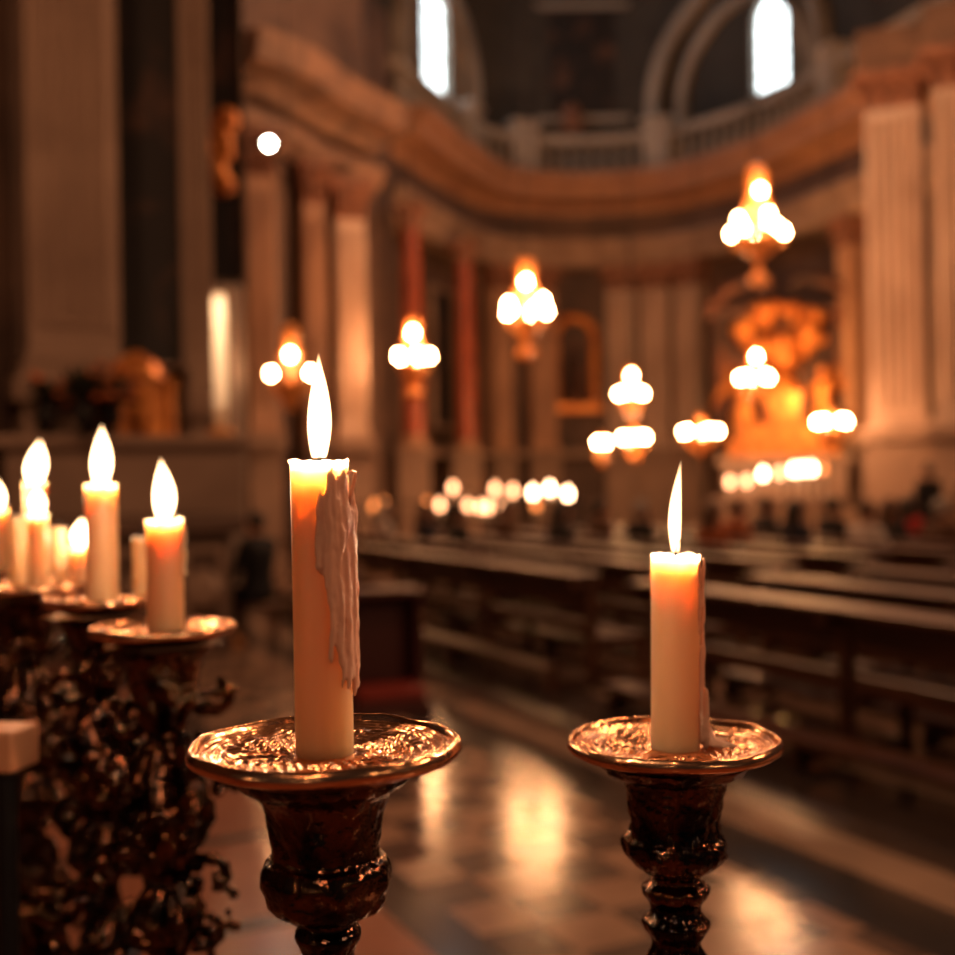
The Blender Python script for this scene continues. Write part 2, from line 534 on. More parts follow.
def window(n_, px0, px1, z0, z1, label):
    p, n, _ = at_px((px0 + px1) / 2, -0.42)
    D = p.y
    hw = abs(W(px1, 50, D).x - W(px0, 50, D).x) / 2 * (1.06 if n_ > 1 else 1.35)
    rz = rz_of(n)
    mb = MB()
    t = .12
    for (a, b, c, d) in ((-hw - t, -hw, z0 - t, z1), (hw, hw + t, z0 - t, z1), (-hw, hw, z0 - t, z0)):
        mb.box(a, b, -.22, .06, c, d)
    K = 12
    for k in range(K):                                            # arched head
        a0, a1 = PI * k / K, PI * (k + 1) / K
        q = [(-math.cos(a) * r, z1 + math.sin(a) * r) for a in (a0, a1) for r in (hw, hw + t)]
        vs = [(x, y, z) for (x, z) in q for y in (-.22, .06)]
        mb.add(vs, [(0, 4, 6, 2), (1, 3, 7, 5), (0, 1, 5, 4), (2, 6, 7, 3)])
    w = mb.build('window_%d' % n_, 'window_frame', None, p, rz, smooth=False)
    structure(w, label)
    vs = [(-hw, 0, z0), (hw, 0, z0)] + [(math.cos(PI * k / K) * hw, 0, z1 + math.sin(PI * k / K) * hw) for k in range(K + 1)]
    pane = MB().add(vs, [tuple(range(len(vs)))]).build('pane', 'window_glow', w, smooth=False)
    pane['label'] = 'bright daylit glass'
    b = MB()
    for x in (-hw / 3, hw / 3): b.box(x - .02, x + .02, -.05, -.01, z0, z1 + hw * .7)
    for k in range(1, 5):
        z = z0 + (z1 - z0) * k / 4
        b.box(-hw, hw, -.05, -.01, z - .02, z + .02)
    b.build('glazing_bars', 'window_frame', w, smooth=False)


window(1, 411, 460, 12.75, 17.2, 'arched daylit window over the red columns')
window(2, 755, 800, 12.6, 14.6, 'arched daylit window over the golden altar')
p_, n_, _ = at_px(1040, -0.42)
window(3, 1010, 1075, 12.3, 14.6, 'arched daylit window beyond the picture edge')
window(4, 1130, 1190, 12.3, 14.6, 'second arched daylit window beyond the picture edge')


def painting(name, px, z0, z1, hw, off, label, m='canvas', fm='stone_dark', host=None, fw=.14, group=None):
    if host is None:
        p, n, _ = at_px(px, off)
    else:
        p, n = host
    o = empty(name, (p.x, p.y, z0), rz_of(n))
    tag(o, label, 'painting', group)
    MB().box(-hw, hw, -.03, .04, 0, z1 - z0).build('canvas', m, o, smooth=False)
    f = MB()
    H = z1 - z0
    for (a, b, c, d) in ((-hw - fw, -hw, -fw, H + fw), (hw, hw + fw, -fw, H + fw), (-hw, hw, -fw, 0), (-hw, hw, H, H + fw)):
        f.box(a, b, -.14, .06, c, d)
    bevelled(f.build('frame', fm, o, smooth=False), .03)
    return o


painting('painting', 584, 13.0, 16.4, 1.6, -0.43, 'large dark painted panel high between the two drum windows', 'canvas', 'stone_grey', fw=.2)
gp, gn, _ = at_px(579, -0.25)
o = MB().lathe([(.05, 0), (.3, .05), (.38, .3), (.24, .55), (.3, .75), (.1, 1.0), (.02, 1.05)], 14, fn=lambda a, z: 1 + .18 * math.sin(5 * a + 3 * z)).build('cartouche', 'capital', None, Vector((gp.x, gp.y, 12.4)))
tag(o, 'small reddish carved cartouche below the dark panel between the drum windows', 'ornament')


# ------------------------------------------------------------------ pilasters and columns
def leafy(n, amp):
    return lambda a, z: 1 + amp * math.sin(n * a + 9 * z) * math.cos(21 * z)


def pilaster(p, n, hw, zb, zt, m, label, depth=.3, ent=None):
    o = empty('pilaster', (p.x, p.y, 0), rz_of(n))
    tag(o, label, 'pilaster', 'pilasters around the church', 'thing')
    d = depth
    f = MB().box(-hw * 1.35, hw * 1.35, -d * 1.5, .3, 0, .35).box(-hw * 1.2, hw * 1.2, -d * 1.25, .3, .35, zb - .25).box(-hw * 1.4, hw * 1.4, -d * 1.6, .3, zb - .25, zb)
    bevelled(f.build('pedestal', 'stone', o, smooth=False), .03)
    b = MB().box(-hw * 1.2, hw * 1.2, -d * 1.2, .3, zb, zb + .14).box(-hw * 1.1, hw * 1.1, -d * 1.1, .3, zb + .14, zb + .26)
    bevelled(b.build('plinth', m, o, smooth=False), .03)
    s = MB().box(-hw, hw, -d, .3, zb + .26, zt - .75)
    for k in range(5):                                               # reeded face
        x = -hw * .72 + hw * 1.44 * k / 4
        s.lathe([(hw * .13, zb + .5), (hw * .13, zt - 1.0)], 8, (x, -d, 0))
    s.build('shaft', m, o, ang=30)
    c = MB()
    K = 9
    vs, fs = [], []
    for k in range(K):
        t = k / (K - 1)
        w = hw * (1 + .35 * t ** 2.2); dd = d * (1.05 + .55 * t ** 2.2)
        z = zt - .75 + .62 * t
        vs += [(-w, -dd, z), (w, -dd, z), (w, .3, z), (-w, .3, z)]
    for k in range(K - 1):
        a = 4 * k
        for j in range(4):
            fs.append((a + j, a + (j + 1) % 4, a + 4 + (j + 1) % 4, a + 4 + j))
    c.add(vs, fs)
    for row in range(2):                                             # acanthus rows and corner scrolls
        for k in range(4):
            x = -hw * .85 + hw * 1.7 * k / 3
            z = zt - .72 + .24 * row
            c.tube([(x, -d, z), (x, -d * 1.15, z + .18), (x, -d * 1.5, z + .28), (x, -d * 1.62, z + .2)], [.1 * hw, .18 * hw, .14 * hw, .05 * hw], 7)
    for sx in (-1, 1): c.ball((sx * hw * 1.28, -d * 1.5, zt - .22), hw * .22, 10, 7)
    c.box(-hw * 1.42, hw * 1.42, -d * 1.7, .3, zt - .13, zt)
    c.build('capital', 'capital', o, ang=40)
    if ent:
        MB().box(-hw * 1.25, hw * 1.25, -d * 1.3, .3, zt, ent).build('impost', 'cornice_dark', o, smooth=False)
    return o


for (px, hwpx, m, lab) in ((499, 11, 'marble_tan', 'tan pilaster just beside the red column, behind the hanging bead chandelier'),
                           (535, 13, 'marble_tan', 'tan pilaster between the bead chandelier and the arched gold frame'),
                           (626, 14, 'marble_pale', 'pale pilaster just past the arched gold frame'),
                           (660, 14, 'marble_pale', 'pale pilaster forming the nearer half of a pair by the gold frame'),
                           (691, 14, 'marble_pale', 'pale pilaster forming the half of a pair nearest the golden altar')):
    p, n, _ = at_px(px, -0.25)
    pilaster(p, n, hwpx / F * p.y, 2.45, 8.15, m, lab, .3)
p, n, _ = at_px(850, -0.2)
pilaster(p, n, .32, 2.45, 8.15, 'marble_tan', 'narrow tan pilaster between the golden altar and the broad pale one', .3)
c = W(897, 280, 25.6)
pilaster(Vector((c.x, c.y, 0)), Vector((-.45, -1.0, 0)).normalized(), .56, 2.5, 10.0, 'marble_pale', 'broad pale pilaster standing alone past the golden altar', .5, 10.9)
c = W(966, 280, 24.2)
pilaster(Vector((c.x, c.y, 0)), Vector((-.45, -1.0, 0)).normalized(), .56, 2.5, 10.0, 'marble_pale', 'pale pilaster cut by the picture edge beyond a dark gap', .5, 10.9)

# side-wall pilasters (face the nave at a slant)
def slant(px): return Vector((0.25 - (px - CX) / F, -1, 0)).normalized()
for (px0, px1, D, zb, zt, m, lab) in ((24, 112, 12.1, 2.7, 8.6, 'stone', 'very broad shadowy brown pilaster beside the tall dark painting'),
                                      (180, 205, 13.6, 2.6, 8.9, 'stone', 'slim shadowy brown pilaster between two dark chapel panels'),
                                      (243, 271, 19.6, 2.4, 7.3, 'marble_tan', 'warm orange brown pilaster under the white spotlight'),
                                      (300, 322, 21.6, 2.4, 7.3, 'marble_tan', 'tan pilaster behind the small three bulb chandelier'),
                                      (333, 362, 22.9, 2.4, 7.3, 'marble_pale', 'pale pilaster directly behind the tall burning candle')):
    c = W((px0 + px1) / 2, 300, D)
    pilaster(Vector((c.x, c.y, 0)), slant(px0), (px1 - px0) / 2 / F * D, zb, zt, m, lab, .35 if px0 > 30 else .3)


def column(px, D, r, zb, zt, m, label):
    c = W(px, 330, D)
    o = empty('marble_column', (c.x, c.y, 0))
    tag(o, label, 'column', 'red marble columns', 'thing')
    bevelled(MB().box(-r * 1.5, r * 1.5, -r * 1.5, r * 1.5, 0, zb - .2).box(-r * 1.7, r * 1.7, -r * 1.7, r * 1.7, zb - .2, zb).build('pedestal', 'stone', o, smooth=False), .03)
    MB().lathe([(r * 1.4, zb), (r * 1.45, zb + .08), (r * 1.15, zb + .14), (r * 1.3, zb + .22), (r * 1.05, zb + .3)], 24).build('column_base', 'marble_tan', o)
    MB().lathe([(r, zb + .3), (r * 1.02, zb + 1.5), (r * .97, zb + 3), (r * .85, zt - .6)], 28).build('shaft', m, o)
    MB().lathe([(r * .86, zt - .6), (r * 1.0, zt - .55), (r * .9, zt - .5), (r * 1.1, zt - .3), (r * 1.45, zt - .1)], 32, fn=lambda a, z: 1 + .1 * math.sin(8 * a)).box(-r * 1.5, r * 1.5, -r * 1.5, r * 1.5, zt - .1, zt).build('capital', 'capital', o, ang=40)


column(412, 28.8, .25, 2.4, 8.2, 'marble_red', 'red marble column behind the hanging lamp with five bulbs')
column(465, 33.4, .27, 2.4, 8.2, 'marble_red', 'red marble column standing free beside the bead chandelier')
painting('altar_painting', 440, 3.2, 7.0, .75, -0.35, 'dark altar painting between the two red marble columns', 'canvas', 'stone')
pth = [Vector((W(72 + 0, 0, 1).x, 0, 0))]
hp = W(147, 200, 13.1)
painting('painting', 0, 2.95, 8.2, .34, 0, 'tall narrow dark painting beside the very broad brown pilaster', 'canvas', 'stone', (hp, slant(147)), fw=.05)
hp = W(224, 160, 15.3)
painting('painting', 0, 4.2, 8.0, .2, 0, 'narrow dark panel beside the warm orange pilaster', 'canvas', 'stone_dark', (hp, slant(224)), fw=.05)
hp = W(228, 155, 15.0)
g = MB()
for k in range(7):
    g.ball((random.uniform(-.12, .12), -.06 * random.random(), k * .13), .12 + .05 * random.random(), 10, 7)
g.tube([(-.14, 0, .1), (-.2, -.06, .4), (-.1, -.1, .7), (.02, -.06, .95)], [.05, .07, .06, .02], 8)
tag(g.build('gilded_carving', 'gilt', None, Vector((hp.x, hp.y - .12, hp.z - .4))), 'gilded carved ornament on the wall beside the white spotlight', 'ornament')

# arched gold frame niche
p, n, _ = at_px(578, -0.3)
o = empty('statue_niche', (p.x, p.y, 3.9), rz_of(n))
tag(o, 'arched gold framed niche with a robed figure behind the pale pilasters', 'niche')
mb = MB()
K = 16
hw = .62
arcp = [(-hw, 0, 0), (-hw, 0, 1.9)] + [(-math.cos(PI * k / K) * hw, 0, 2.1 + math.sin(PI * k / K) * hw) for k in range(K + 1)] + [(hw, 0, 1.9), (hw, 0, 0)]
mb.tube(arcp, .15, 10).box(-.85, .85, -.25, .1, -.25, 0)
mb.build('frame', 'gilt', o, ang=50)
MB().lathe([(.36, 0), (.34, .4), (.24, 1.0), (.27, 1.35), (.2, 1.55), (.09, 1.62), (.08, 1.68), (.13, 1.8), (.11, 1.94), (.02, 2.0)], 18, (0, -.05, 0), fn=lambda a, z: 1 + .09 * math.sin(7 * a + 2 * z) * (1 if z < 1.5 else 0)).build('statue', 'canvas_red', o)

# ------------------------------------------------------------------ golden altar
c = W(782, 350, 31.0)
alt = empty('high_altar', (c.x, c.y, 0), rz_of(Vector((-.25, -1, 0)).normalized()))
tag(alt, 'golden high altar with sculpted sunburst and kneeling angels', 'altar')
bevelled(MB().box(-2.3, 2.3, -2.0, 1, 0, .35).box(-2.0, 2.0, -1.6, 1, .35, .7).build('steps', 'stone', alt, smooth=False), .03)
bevelled(MB().box(-1.5, 1.5, -1.0, .2, .7, 1.85).box(-1.65, 1.65, -1.15, .3, 1.85, 2.05).build('altar_table', 'marble_pale', alt, smooth=False), .03)
bevelled(MB().box(-1.4, 1.4, -.3, .3, 2.05, 2.5).box(-1.15, 1.15, -.2, .3, 2.5, 2.9).build('gradine', 'gilt', alt, smooth=False), .04)
MB().box(-.42, .42, -.35, .3, 2.9, 3.7).lathe([(.5, 3.7), (.45, 3.85), (.3, 4.05), (.08, 4.2), (.05, 4.45), (.02, 4.5)], 18, (0, -.02, 0)).build('tabernacle', 'gilt', alt, ang=40)
ray = MB()
for k in range(28):
    a = 2 * PI * k / 28
    L = 1.0 if k % 2 else .72
    q = Vector((math.cos(a), 0, math.sin(a)))
    s = Vector((-math.sin(a), 0, math.cos(a)))
    b0 = Vector((0, .05, 4.75))
    ray.add([b0 + q * .3 - s * .05, b0 + q * .3 + s * .05, b0 + q * L, b0 + q * .3 + Vector((0, -.1, 0))], [(0, 1, 2), (0, 3, 1), (1, 3, 2), (2, 3, 0)])
ray.ball((0, 0, 4.75), .36, 18, 10, (1, .45, 1))
ray.build('sunburst', 'gilt', alt, ang=20)
cl = MB()
for k in range(26):
    a = 2 * PI * k / 26
    q = random.uniform(.5, 1.15); cl.ball((math.cos(a) * q, .05 - .1 * random.random(), 5.35 + math.sin(a) * q * .6), .12 + .16 * random.random(), 10, 7)
cl.build('cloud_wreath', 'gilt', alt)


def angel_mesh(s):
    a = MB()
    a.lathe([(.3, 0), (.32, .15), (.22, .5), (.2, .75), (.25, .98), (.1, 1.1), (.07, 1.16), (.12, 1.27), (.11, 1.4), (.02, 1.46)], 16, fn=lambda t, z: 1 + .08 * math.sin(6 * t + 3 * z))
    a.tube([(-s * .2, 0, .95), (-s * .35, -.15, .75), (-s * .2, -.3, .9)], [.08, .07, .05], 8)
    a.tube([(s * .2, 0, .95), (s * .1, -.25, .75), (-s * .12, -.32, .9)], [.08, .07, .05], 8)
    for k in range(5):
        a.tube([(s * .1, .15, 1.0), (s * (.3 + .08 * k), .25, 1.25 - .1 * k), (s * (.42 + .1 * k), .3, 1.55 - .28 * k)], [.06, .1, .02], 7)
    return a


for s in (-1, 1):
    angel_mesh(s).build('angel', 'gilt', alt, (s * 1.0, -.1, 2.9))
ret = MB()
for s in (-1, 1):
    ret.lathe([(.16, 2.5), (.2, 2.6), (.15, 2.75), (.15, 5.3), (.22, 5.5), (.24, 5.7)], 16, (s * 1.55, .3, 0), fn=lambda a, z: 1 + .06 * math.sin(2 * a + 9 * z))
ret.box(-1.9, 1.9, .1, .55, 5.7, 5.95)
ret.tube([(-1.9, .2, 5.95), (-1.3, .2, 6.5), (-.5, .2, 6.7), (-.25, .2, 6.5), (-.4, .2, 6.35)], [.14, .17, .15, .12, .08], 10)
ret.tube([(1.9, .2, 5.95), (1.3, .2, 6.5), (.5, .2, 6.7), (.25, .2, 6.5), (.4, .2, 6.35)], [.14, .17, .15, .12, .08], 10)
ret.box(-1.8, 1.8, .5, .6, 2.5, 5.8)
ret.build('retable', 'canvas_red', alt, ang=40)
for k, (x, z) in enumerate(((-1.25, 2.05), (-.85, 2.05), (.85, 2.05), (1.25, 2.05))):
    cs = MB().lathe([(.1, 0), (.1, .04), (.03, .1), (.05, .2), (.025, .3), (.06, .42), (.03, .44), (.03, .85), (.005, .86)], 12).build('altar_candlestick', 'lamp_gold', alt, (x, -.7, z))
L_ = bpy.data.lights.new('altar_fill', 'POINT'); L_.energy = 170; L_.color = (1, .45, .14); L_.shadow_soft_size = .12  # unseen warm point light added to brighten the gilding
lo = bpy.data.objects.new('altar_fill', L_); COL.objects.link(lo); lo.parent = alt; lo.location = (.55, -1.35, 3.6)
L_ = bpy.data.lights.new('altar_fill', 'POINT'); L_.energy = 60; L_.color = (1, .45, .14); L_.shadow_soft_size = .12  # second added light, for the upper gilding
lo = bpy.data.objects.new('altar_fill', L_); COL.objects.link(lo); lo.parent = alt; lo.location = (-.4, -1.2, 5.6)


# ------------------------------------------------------------------ chandeliers
bulb_me = MB().lathe([(.002, -.06), (.035, -.05), (.06, -.02), (.062, .015), (.045, .06), (.02, .085), (.002, .095)], 10).mesh('bulb')
bulb_me.materials.append(M['bulb'])


def chandelier(px, py, D, tiers, top, bottom, label, zc=16.5, br=1.0, crown=.28, gold='lamp_gold'):
    """tiers: (dy px above ring, radius m, count, phase); top / bottom: px above / below the ring."""
    c = W(px, py, D)
    o = empty('chandelier', c)
    tag(o, label, 'chandelier', 'lit chandeliers')
    s = D / F
    zt, zb = top * s, -bottom * s
    MB().lathe([(.012, zt), (.012, zc - c.z)], 6).build('cable', 'iron', o)
    R0 = max(t[1] for t in tiers)
    MB().lathe([(.02, zt + .02), (crown * .5, zt - .05), (crown * .62, zt * .75), (crown * .5, zt * .6), (crown * .8, zt * .35), (crown * .35, .12), (.06, .05), (.05, -.1)], 18,
               fn=lambda a, z: 1 + .08 * math.sin(9 * a)).build('crown', 'crystal', o)
    MB().lathe([(.05, -.1), (R0 * .85, -.14), (R0 * .8, -.24), (R0 * .45, -.40), (.07, -.52), (.05, zb * .7), (.16, zb * .78), (.2, zb * .88), (.1, zb * .97), (.02, zb)], 20,
               fn=lambda a, z: 1 + .06 * math.sin(10 * a)).build('crystal_bowl', 'crystal', o)
    for (dy, r, n, ph) in tiers:
        z = dy * s
        for k in range(n):
            a = ph + 2 * PI * k / n
            x, y = r * math.cos(a), r * math.sin(a)
            if r > .02:
                MB().tube([(0, 0, z - .12), (x * .4, y * .4, z - .26), (x * .8, y * .8, z - .27), (x, y, z - .17), (x, y, z - .1)], [.02, .018, .018, .018, .035], 7).build('arm', gold, o)
            b = obj('bulb', bulb_me, None, o, (x, y, z))
            b.scale = (br, br, br)
    return o


chandelier(758, 232, 22.0, [(37, .30, 1, -1.62), (13, .34, 3, .9), (0, .50, 5, .15)], 66, 56, 'largest chandelier, hanging highest in front of the golden altar', crown=.34)
chandelier(526, 312, 22.0, [(27, .27, 1, -1.6), (9, .36, 2, 2.6), (0, .38, 5, .1)], 54, 48, 'middle sized chandelier with a crystal bowl in front of the tan pilasters', crown=.3)
chandelier(413, 357, 22.0, [(22, .22, 1, -1.5), (0, .30, 5, 0.0)], 40, 42, 'hanging lamp with a tight ring of bulbs before the red column', crown=.24)
chandelier(291, 374, 17.0, [(17, .19, 1, -1.45), (0, .28, 2, 0.0)], 50, 16, 'small chandelier of spread bulbs just behind the tall candle flame', crown=.2, br=.8)
chandelier(631, 394, 27.0, [(17, .18, 1, -1.6), (0, .28, 5, .2)], 26, 22, 'small two tier lamp before the pale pilaster pair', crown=.18)
chandelier(634, 438, 27.6, [(0, .28, 4, .3)], 12, 22, 'lowest small lamp hanging below the two tier lamp', crown=.12, zc=8.1)
chandelier(755, 378, 26.0, [(20, .20, 1, -1.62), (0, .32, 5, .2)], 28, 20, 'wide low chandelier hanging right before the golden altar', crown=.2)
chandelier(700, 432, 27.0, [(0, .40, 5, .0)], 16, 20, 'broad low lamp with a row of bulbs above the thin candle', crown=.16, zc=9.5)
chandelier(832, 422, 24.5, [(0, .30, 5, .1)], 12, 22, 'small low lamp between the golden altar and the broad pilaster', crown=.14, zc=9.5)
chandelier(602, 443, 27.0, [(0, .12, 2, .6)], 10, 16, 'tiny two bulb lamp low beside the two tier lamp', crown=.1, zc=8.1)

# spotlight on the side wall
c = W(269, 143, 18.3)
o = empty('spotlight', c)
tag(o, 'white spotlight fixed high on the orange brown pilaster', 'spotlight')
aim = (W(222, 300, 12.2) - c).normalized()
q = aim.to_track_quat('Z', 'Y').to_matrix().to_4x4()
def rot(mb, q):
    mb.v = [tuple(q @ Vector(v)) for v in mb.v]
    return mb
rot(MB().lathe([(.04, -.2), (.07, -.15), (.08, 0), (.09, .03), (.075, .03), (.06, -.02)], 18, cap=False), q).build('housing', 'iron', o)
rot(MB().ball((0, 0, .04), .06, 14, 8, (1, 1, .5)), q).build('lens', 'spot_lens', o)
MB().tube([(0, 0, 0), (.05, .25, -.15), (.05, .6, -.15)], .025, 8).build('bracket', 'iron', o)
sp = bpy.data.lights.new('spot_beam', 'SPOT'); sp.energy = 60; sp.color = (1, .9, .76); sp.spot_size = R(16); sp.spot_blend = .8; sp.shadow_soft_size = .05
so = bpy.data.objects.new('spot_beam', sp); COL.objects.link(so); so.parent = o
so.location = aim * .15; so.rotation_euler = aim.to_track_quat('-Z', 'Y').to_euler()

# ------------------------------------------------------------------ side altar with flowers
c = W(140, 440, 12.0)
sa = empty('side_altar', (c.x, c.y, 0), rz_of(slant(140)))
tag(sa, 'stone side altar with a projecting ledge under the tall dark painting', 'altar')
bevelled(MB().box(-1.2, .7, -.75, .3, 0, 1.15).box(-1.35, .8, -.9, .3, 1.15, 1.32).build('altar_table', 'stone_dark', sa, smooth=False), .03)
pf = MB()
for x0, x1 in ((-1.1, -.55), (-.47, .12), (.2, .62)):
    for a_, b_, c_, d_ in ((x0, x1, .2, .27), (x0, x1, .98, 1.05), (x0, x0 + .07, .27, .98), (x1 - .07, x1, .27, .98)):
        pf.box(a_, b_, -.80, -.74, c_, d_)
    pf.lathe([(.02, 0), (.16, .06), (.2, .2), (.14, .33), (.02, .4)], 14, ((x0 + x1) / 2, -.76, .43), fn=lambda a, z: 1 + .15 * math.sin(4 * a))
pf.build('carved_panel', 'stone', sa, ang=40)
bevelled(MB().box(-1.3, 1.0, -.25, .35, 1.32, 2.0).box(-1.4, 1.05, -.35, .35, 2.0, 2.12).build('gradine', 'stone', sa, smooth=False), .03)
MB().box(-.36, .36, .02, .3, 2.12, 2.7).lathe([(.3, 2.7), (.24, 2.85), (.05, 2.98)], 16, (0, .12, 0)).lathe([(.06, 2.12), (.045, 2.3), (.04, 2.55), (.07, 2.68)], 10, (-.3, -.05, 0)).lathe([(.06, 2.12), (.045, 2.3), (.04, 2.55), (.07, 2.68)], 10, (.3, -.05, 0)).lathe([(.06, 2.12), (.1, 2.25), (.05, 2.45), (.08, 2.55), (.02, 2.65)], 12, (0, -.08, 0)).build('gilded_tabernacle', 'gilt', sa, ang=40)


def flowers(px, py, D, sc_, label, dark):
    c = W(px, py, D)
    o = empty('flower_vase', (c.x, c.y, 2.12))
    tag(o, label, 'flowers', 'flower vases on the side altar')
    MB().lathe([(.07, 0), (.08, .02), (.04, .06), (.1, .16), (.1, .22), (.06, .28), (.08, .32)], 16).build('vase', 'iron', o)
    lf, fl = MB(), MB()
    rnd = random.Random(px)
    for k in range(34):
        a = rnd.uniform(0, 2 * PI); e = rnd.uniform(.1, 1.35); L = sc_ * rnd.uniform(.6, 1.1)
        d = Vector((math.cos(a) * math.cos(e), math.sin(a) * math.cos(e), math.sin(e)))
        t = Vector((0, 0, .3)) + d * L
        s = d.cross(Vector((0, 0, 1))).normalized() * L * .16
        m_ = Vector((0, 0, .3)) + d * L * .6
        lf.add([Vector((0, 0, .3)), m_ - s, t, m_ + s, m_ + Vector((0, 0, .02))], [(0, 1, 4), (0, 4, 3), (1, 2, 4), (3, 4, 2)])
        if not dark or k % 6 == 0:
            if k % 2 == 0: fl.ball(t, .035 + .02 * rnd.random(), 8, 6, (1, 1, .7))
    lf.build('leaves', 'leaf', o, smooth=False)
    fl.build('blossoms', 'flower', o)


flowers(44, 365, 11.5, .34, 'small dark leafy vase at the outer end of the altar ledge', True)
flowers(82, 352, 11.3, .42, 'larger dark leafy vase next to the gilded tabernacle', True)
flowers(110, 345, 11.6, .36, 'vase of orange flowers in front of the gilded tabernacle', False)

c = W(221, 420, 12.2)
o = empty('paschal_candle', (c.x, c.y, 0))
tag(o, 'tall thick white candle glowing on a stand beside the orange brown pilaster', 'candle')
MB().lathe([(.2, 0), (.2, .05), (.06, .15), (.04, .9), (.07, 1.0), (.04, 1.1), (.05, 2.0), (.13, 2.12), (.13, 2.18), (.06, 2.2)], 18).build('stand', 'lamp_gold', o)
MB().lathe([(.06, 2.2), (.06, 3.52), (.05, 3.56), (.01, 3.565)], 24, cap=False).build('wax_body', 'shell', o)
for z, e in [(3.46 - .11 * k, .75 * .82 ** k) for k in range(10)]:
    L_ = bpy.data.lights.new('candle_glow', 'POINT'); L_.energy = e; L_.color = (1, .70, .45); L_.shadow_soft_size = .03
    lo = bpy.data.objects.new('candle_glow', L_); COL.objects.link(lo); lo.parent = o; lo.location = (0, 0, z)

# ------------------------------------------------------------------ votive racks far behind the pews
flame_small = MB().lathe([(.004, -.05), (.045, -.02), (.06, .02), (.045, .07), (.015, .12), (.002, .15)], 10)
fl_me = {}
for k in ('candle_lit', 'bulb_dim', 'bulb_ember'):
    me = flame_small.mesh('flame'); me.materials.append(M[k]); fl_me[k] = me
vot_me = MB().lathe([(.035, 0), (.04, .1), (.035, .105)], 10).mesh('wax_body'); vot_me.materials.append(M['white_wax'])


def far_candle(px, py, D, zbase, m, label, group):
    c = W(px, py, D)
    o = empty('altar_candle', (c.x, c.y, zbase))
    tag(o, label, 'candle', group)
    h = c.z - zbase
    b = obj('wax_body', vot_me, None, o); b.scale = (1, 1, (h - .05) / .105)
    f = obj('flame', fl_me[m], None, o, (0, 0, h))
    return o


D1 = 20.0
a, b = W(352, 500, 20.6), W(582, 500, 19.4)
d = (b - a); Lr = Vector((d.x, d.y, 0)).length
vr = empty('votive_rack', ((a.x + b.x) / 2, (a.y + b.y) / 2, 0), math.atan2(d.y, d.x))
tag(vr, 'iron votive rack with two rows of lights behind the pews', 'rack')
for y, z in ((.18, 1.25), (-.18, .98)):
    MB().box(-Lr / 2, Lr / 2, y - .12, y + .12, z - .03, z).build('shelf', 'iron', vr, smooth=False)
for x in (-Lr / 2 + .05, 0, Lr / 2 - .05):
    MB().box(x - .025, x + .025, -.02, .03, 0, 1.22).box(x - .025, x + .025, -.25, .25, 0, .05).build('leg', 'iron', vr, smooth=False)
for i, (px, py, m) in enumerate(((453, 490, 'bulb_dim'), (495, 491, 'bulb_dim'), (513, 493, 'bulb_dim'), (533, 495, 'candle_lit'), (550, 491, 'candle_lit'), (568, 496, 'candle_lit'))):
    D = 20.6 + (px - 352) / 230 * -1.2 + .18
    far_candle(px, py, D, 1.25, m, 'candle on the upper row of the votive rack, number %s from the dripping candle' % ('one two three four five six'.split()[i]), 'votive candles on the rack')
for i, (px, py, m) in enumerate(((374, 508, 'bulb_ember'), (384, 506, 'bulb_ember'), (427, 506, 'bulb_ember'), (440, 507, 'bulb_dim'), (468, 508, 'bulb_dim'), (481, 509, 'bulb_dim'), (488, 509, 'bulb_dim'), (501, 508, 'bulb_dim'), (536, 507, 'bulb_ember'))):
    D = 20.6 + (px - 352) / 230 * -1.2 - .18
    far_candle(px, py, D, .98, m, 'candle on the lower row of the votive rack, number %s from the dripping candle' % ('one two three four five six seven eight nine'.split()[i]), 'votive candles on the rack')

a, b = W(712, 500, 20.2), W(842, 500, 19.0)
d = (b - a); Lr = Vector((d.x, d.y, 0)).length
vr = empty('altar_rail', ((a.x + b.x) / 2, (a.y + b.y) / 2, 0), math.atan2(d.y, d.x))
tag(vr, 'stone altar rail carrying a rising row of candles before the golden altar', 'rail')
MB().box(-Lr / 2, Lr / 2, -.17, .17, 1.12, 1.24).build('top_rail', 'marble_pale', vr, smooth=False)
MB().box(-Lr / 2, Lr / 2, -.15, .15, 0, .15).build('bottom_rail', 'marble_pale', vr, smooth=False)
bmr = MB().lathe([(.06, .15), (.04, .25), (.085, .5), (.07, .65), (.035, .9), (.07, 1.12)], 12).mesh('baluster')
for k in range(9):
    obj('baluster', bmr, 'marble_pale', vr, (-Lr / 2 + .1 + (Lr - .2) * k / 8, 0, 0))
for i, (px, py, m) in enumerate(((730, 484, 'bulb_dim'), (747, 483, 'bulb_dim'), (763, 476, 'candle_lit'), (780, 475, 'bulb_dim'), (794, 472, 'candle_lit'), (803, 471, 'candle_lit'), (812, 471, 'candle_lit'), (823, 471, 'bulb_ember'))):
    D = 20.2 + (px - 712) / 130 * -1.2
    far_candle(px, py, D, 1.24, m, 'tall candle on the altar rail, number %s counting from the thin front candle' % ('one two three four five six seven eight'.split()[i]), 'candles on the altar rail')

# ------------------------------------------------------------------ pews
NV, UV = Vector((.901, .434, 0)), Vector((-.434, .901, 0))
PEW_RZ = math.atan2(-.901, .434)          # local x = -u, local y = n


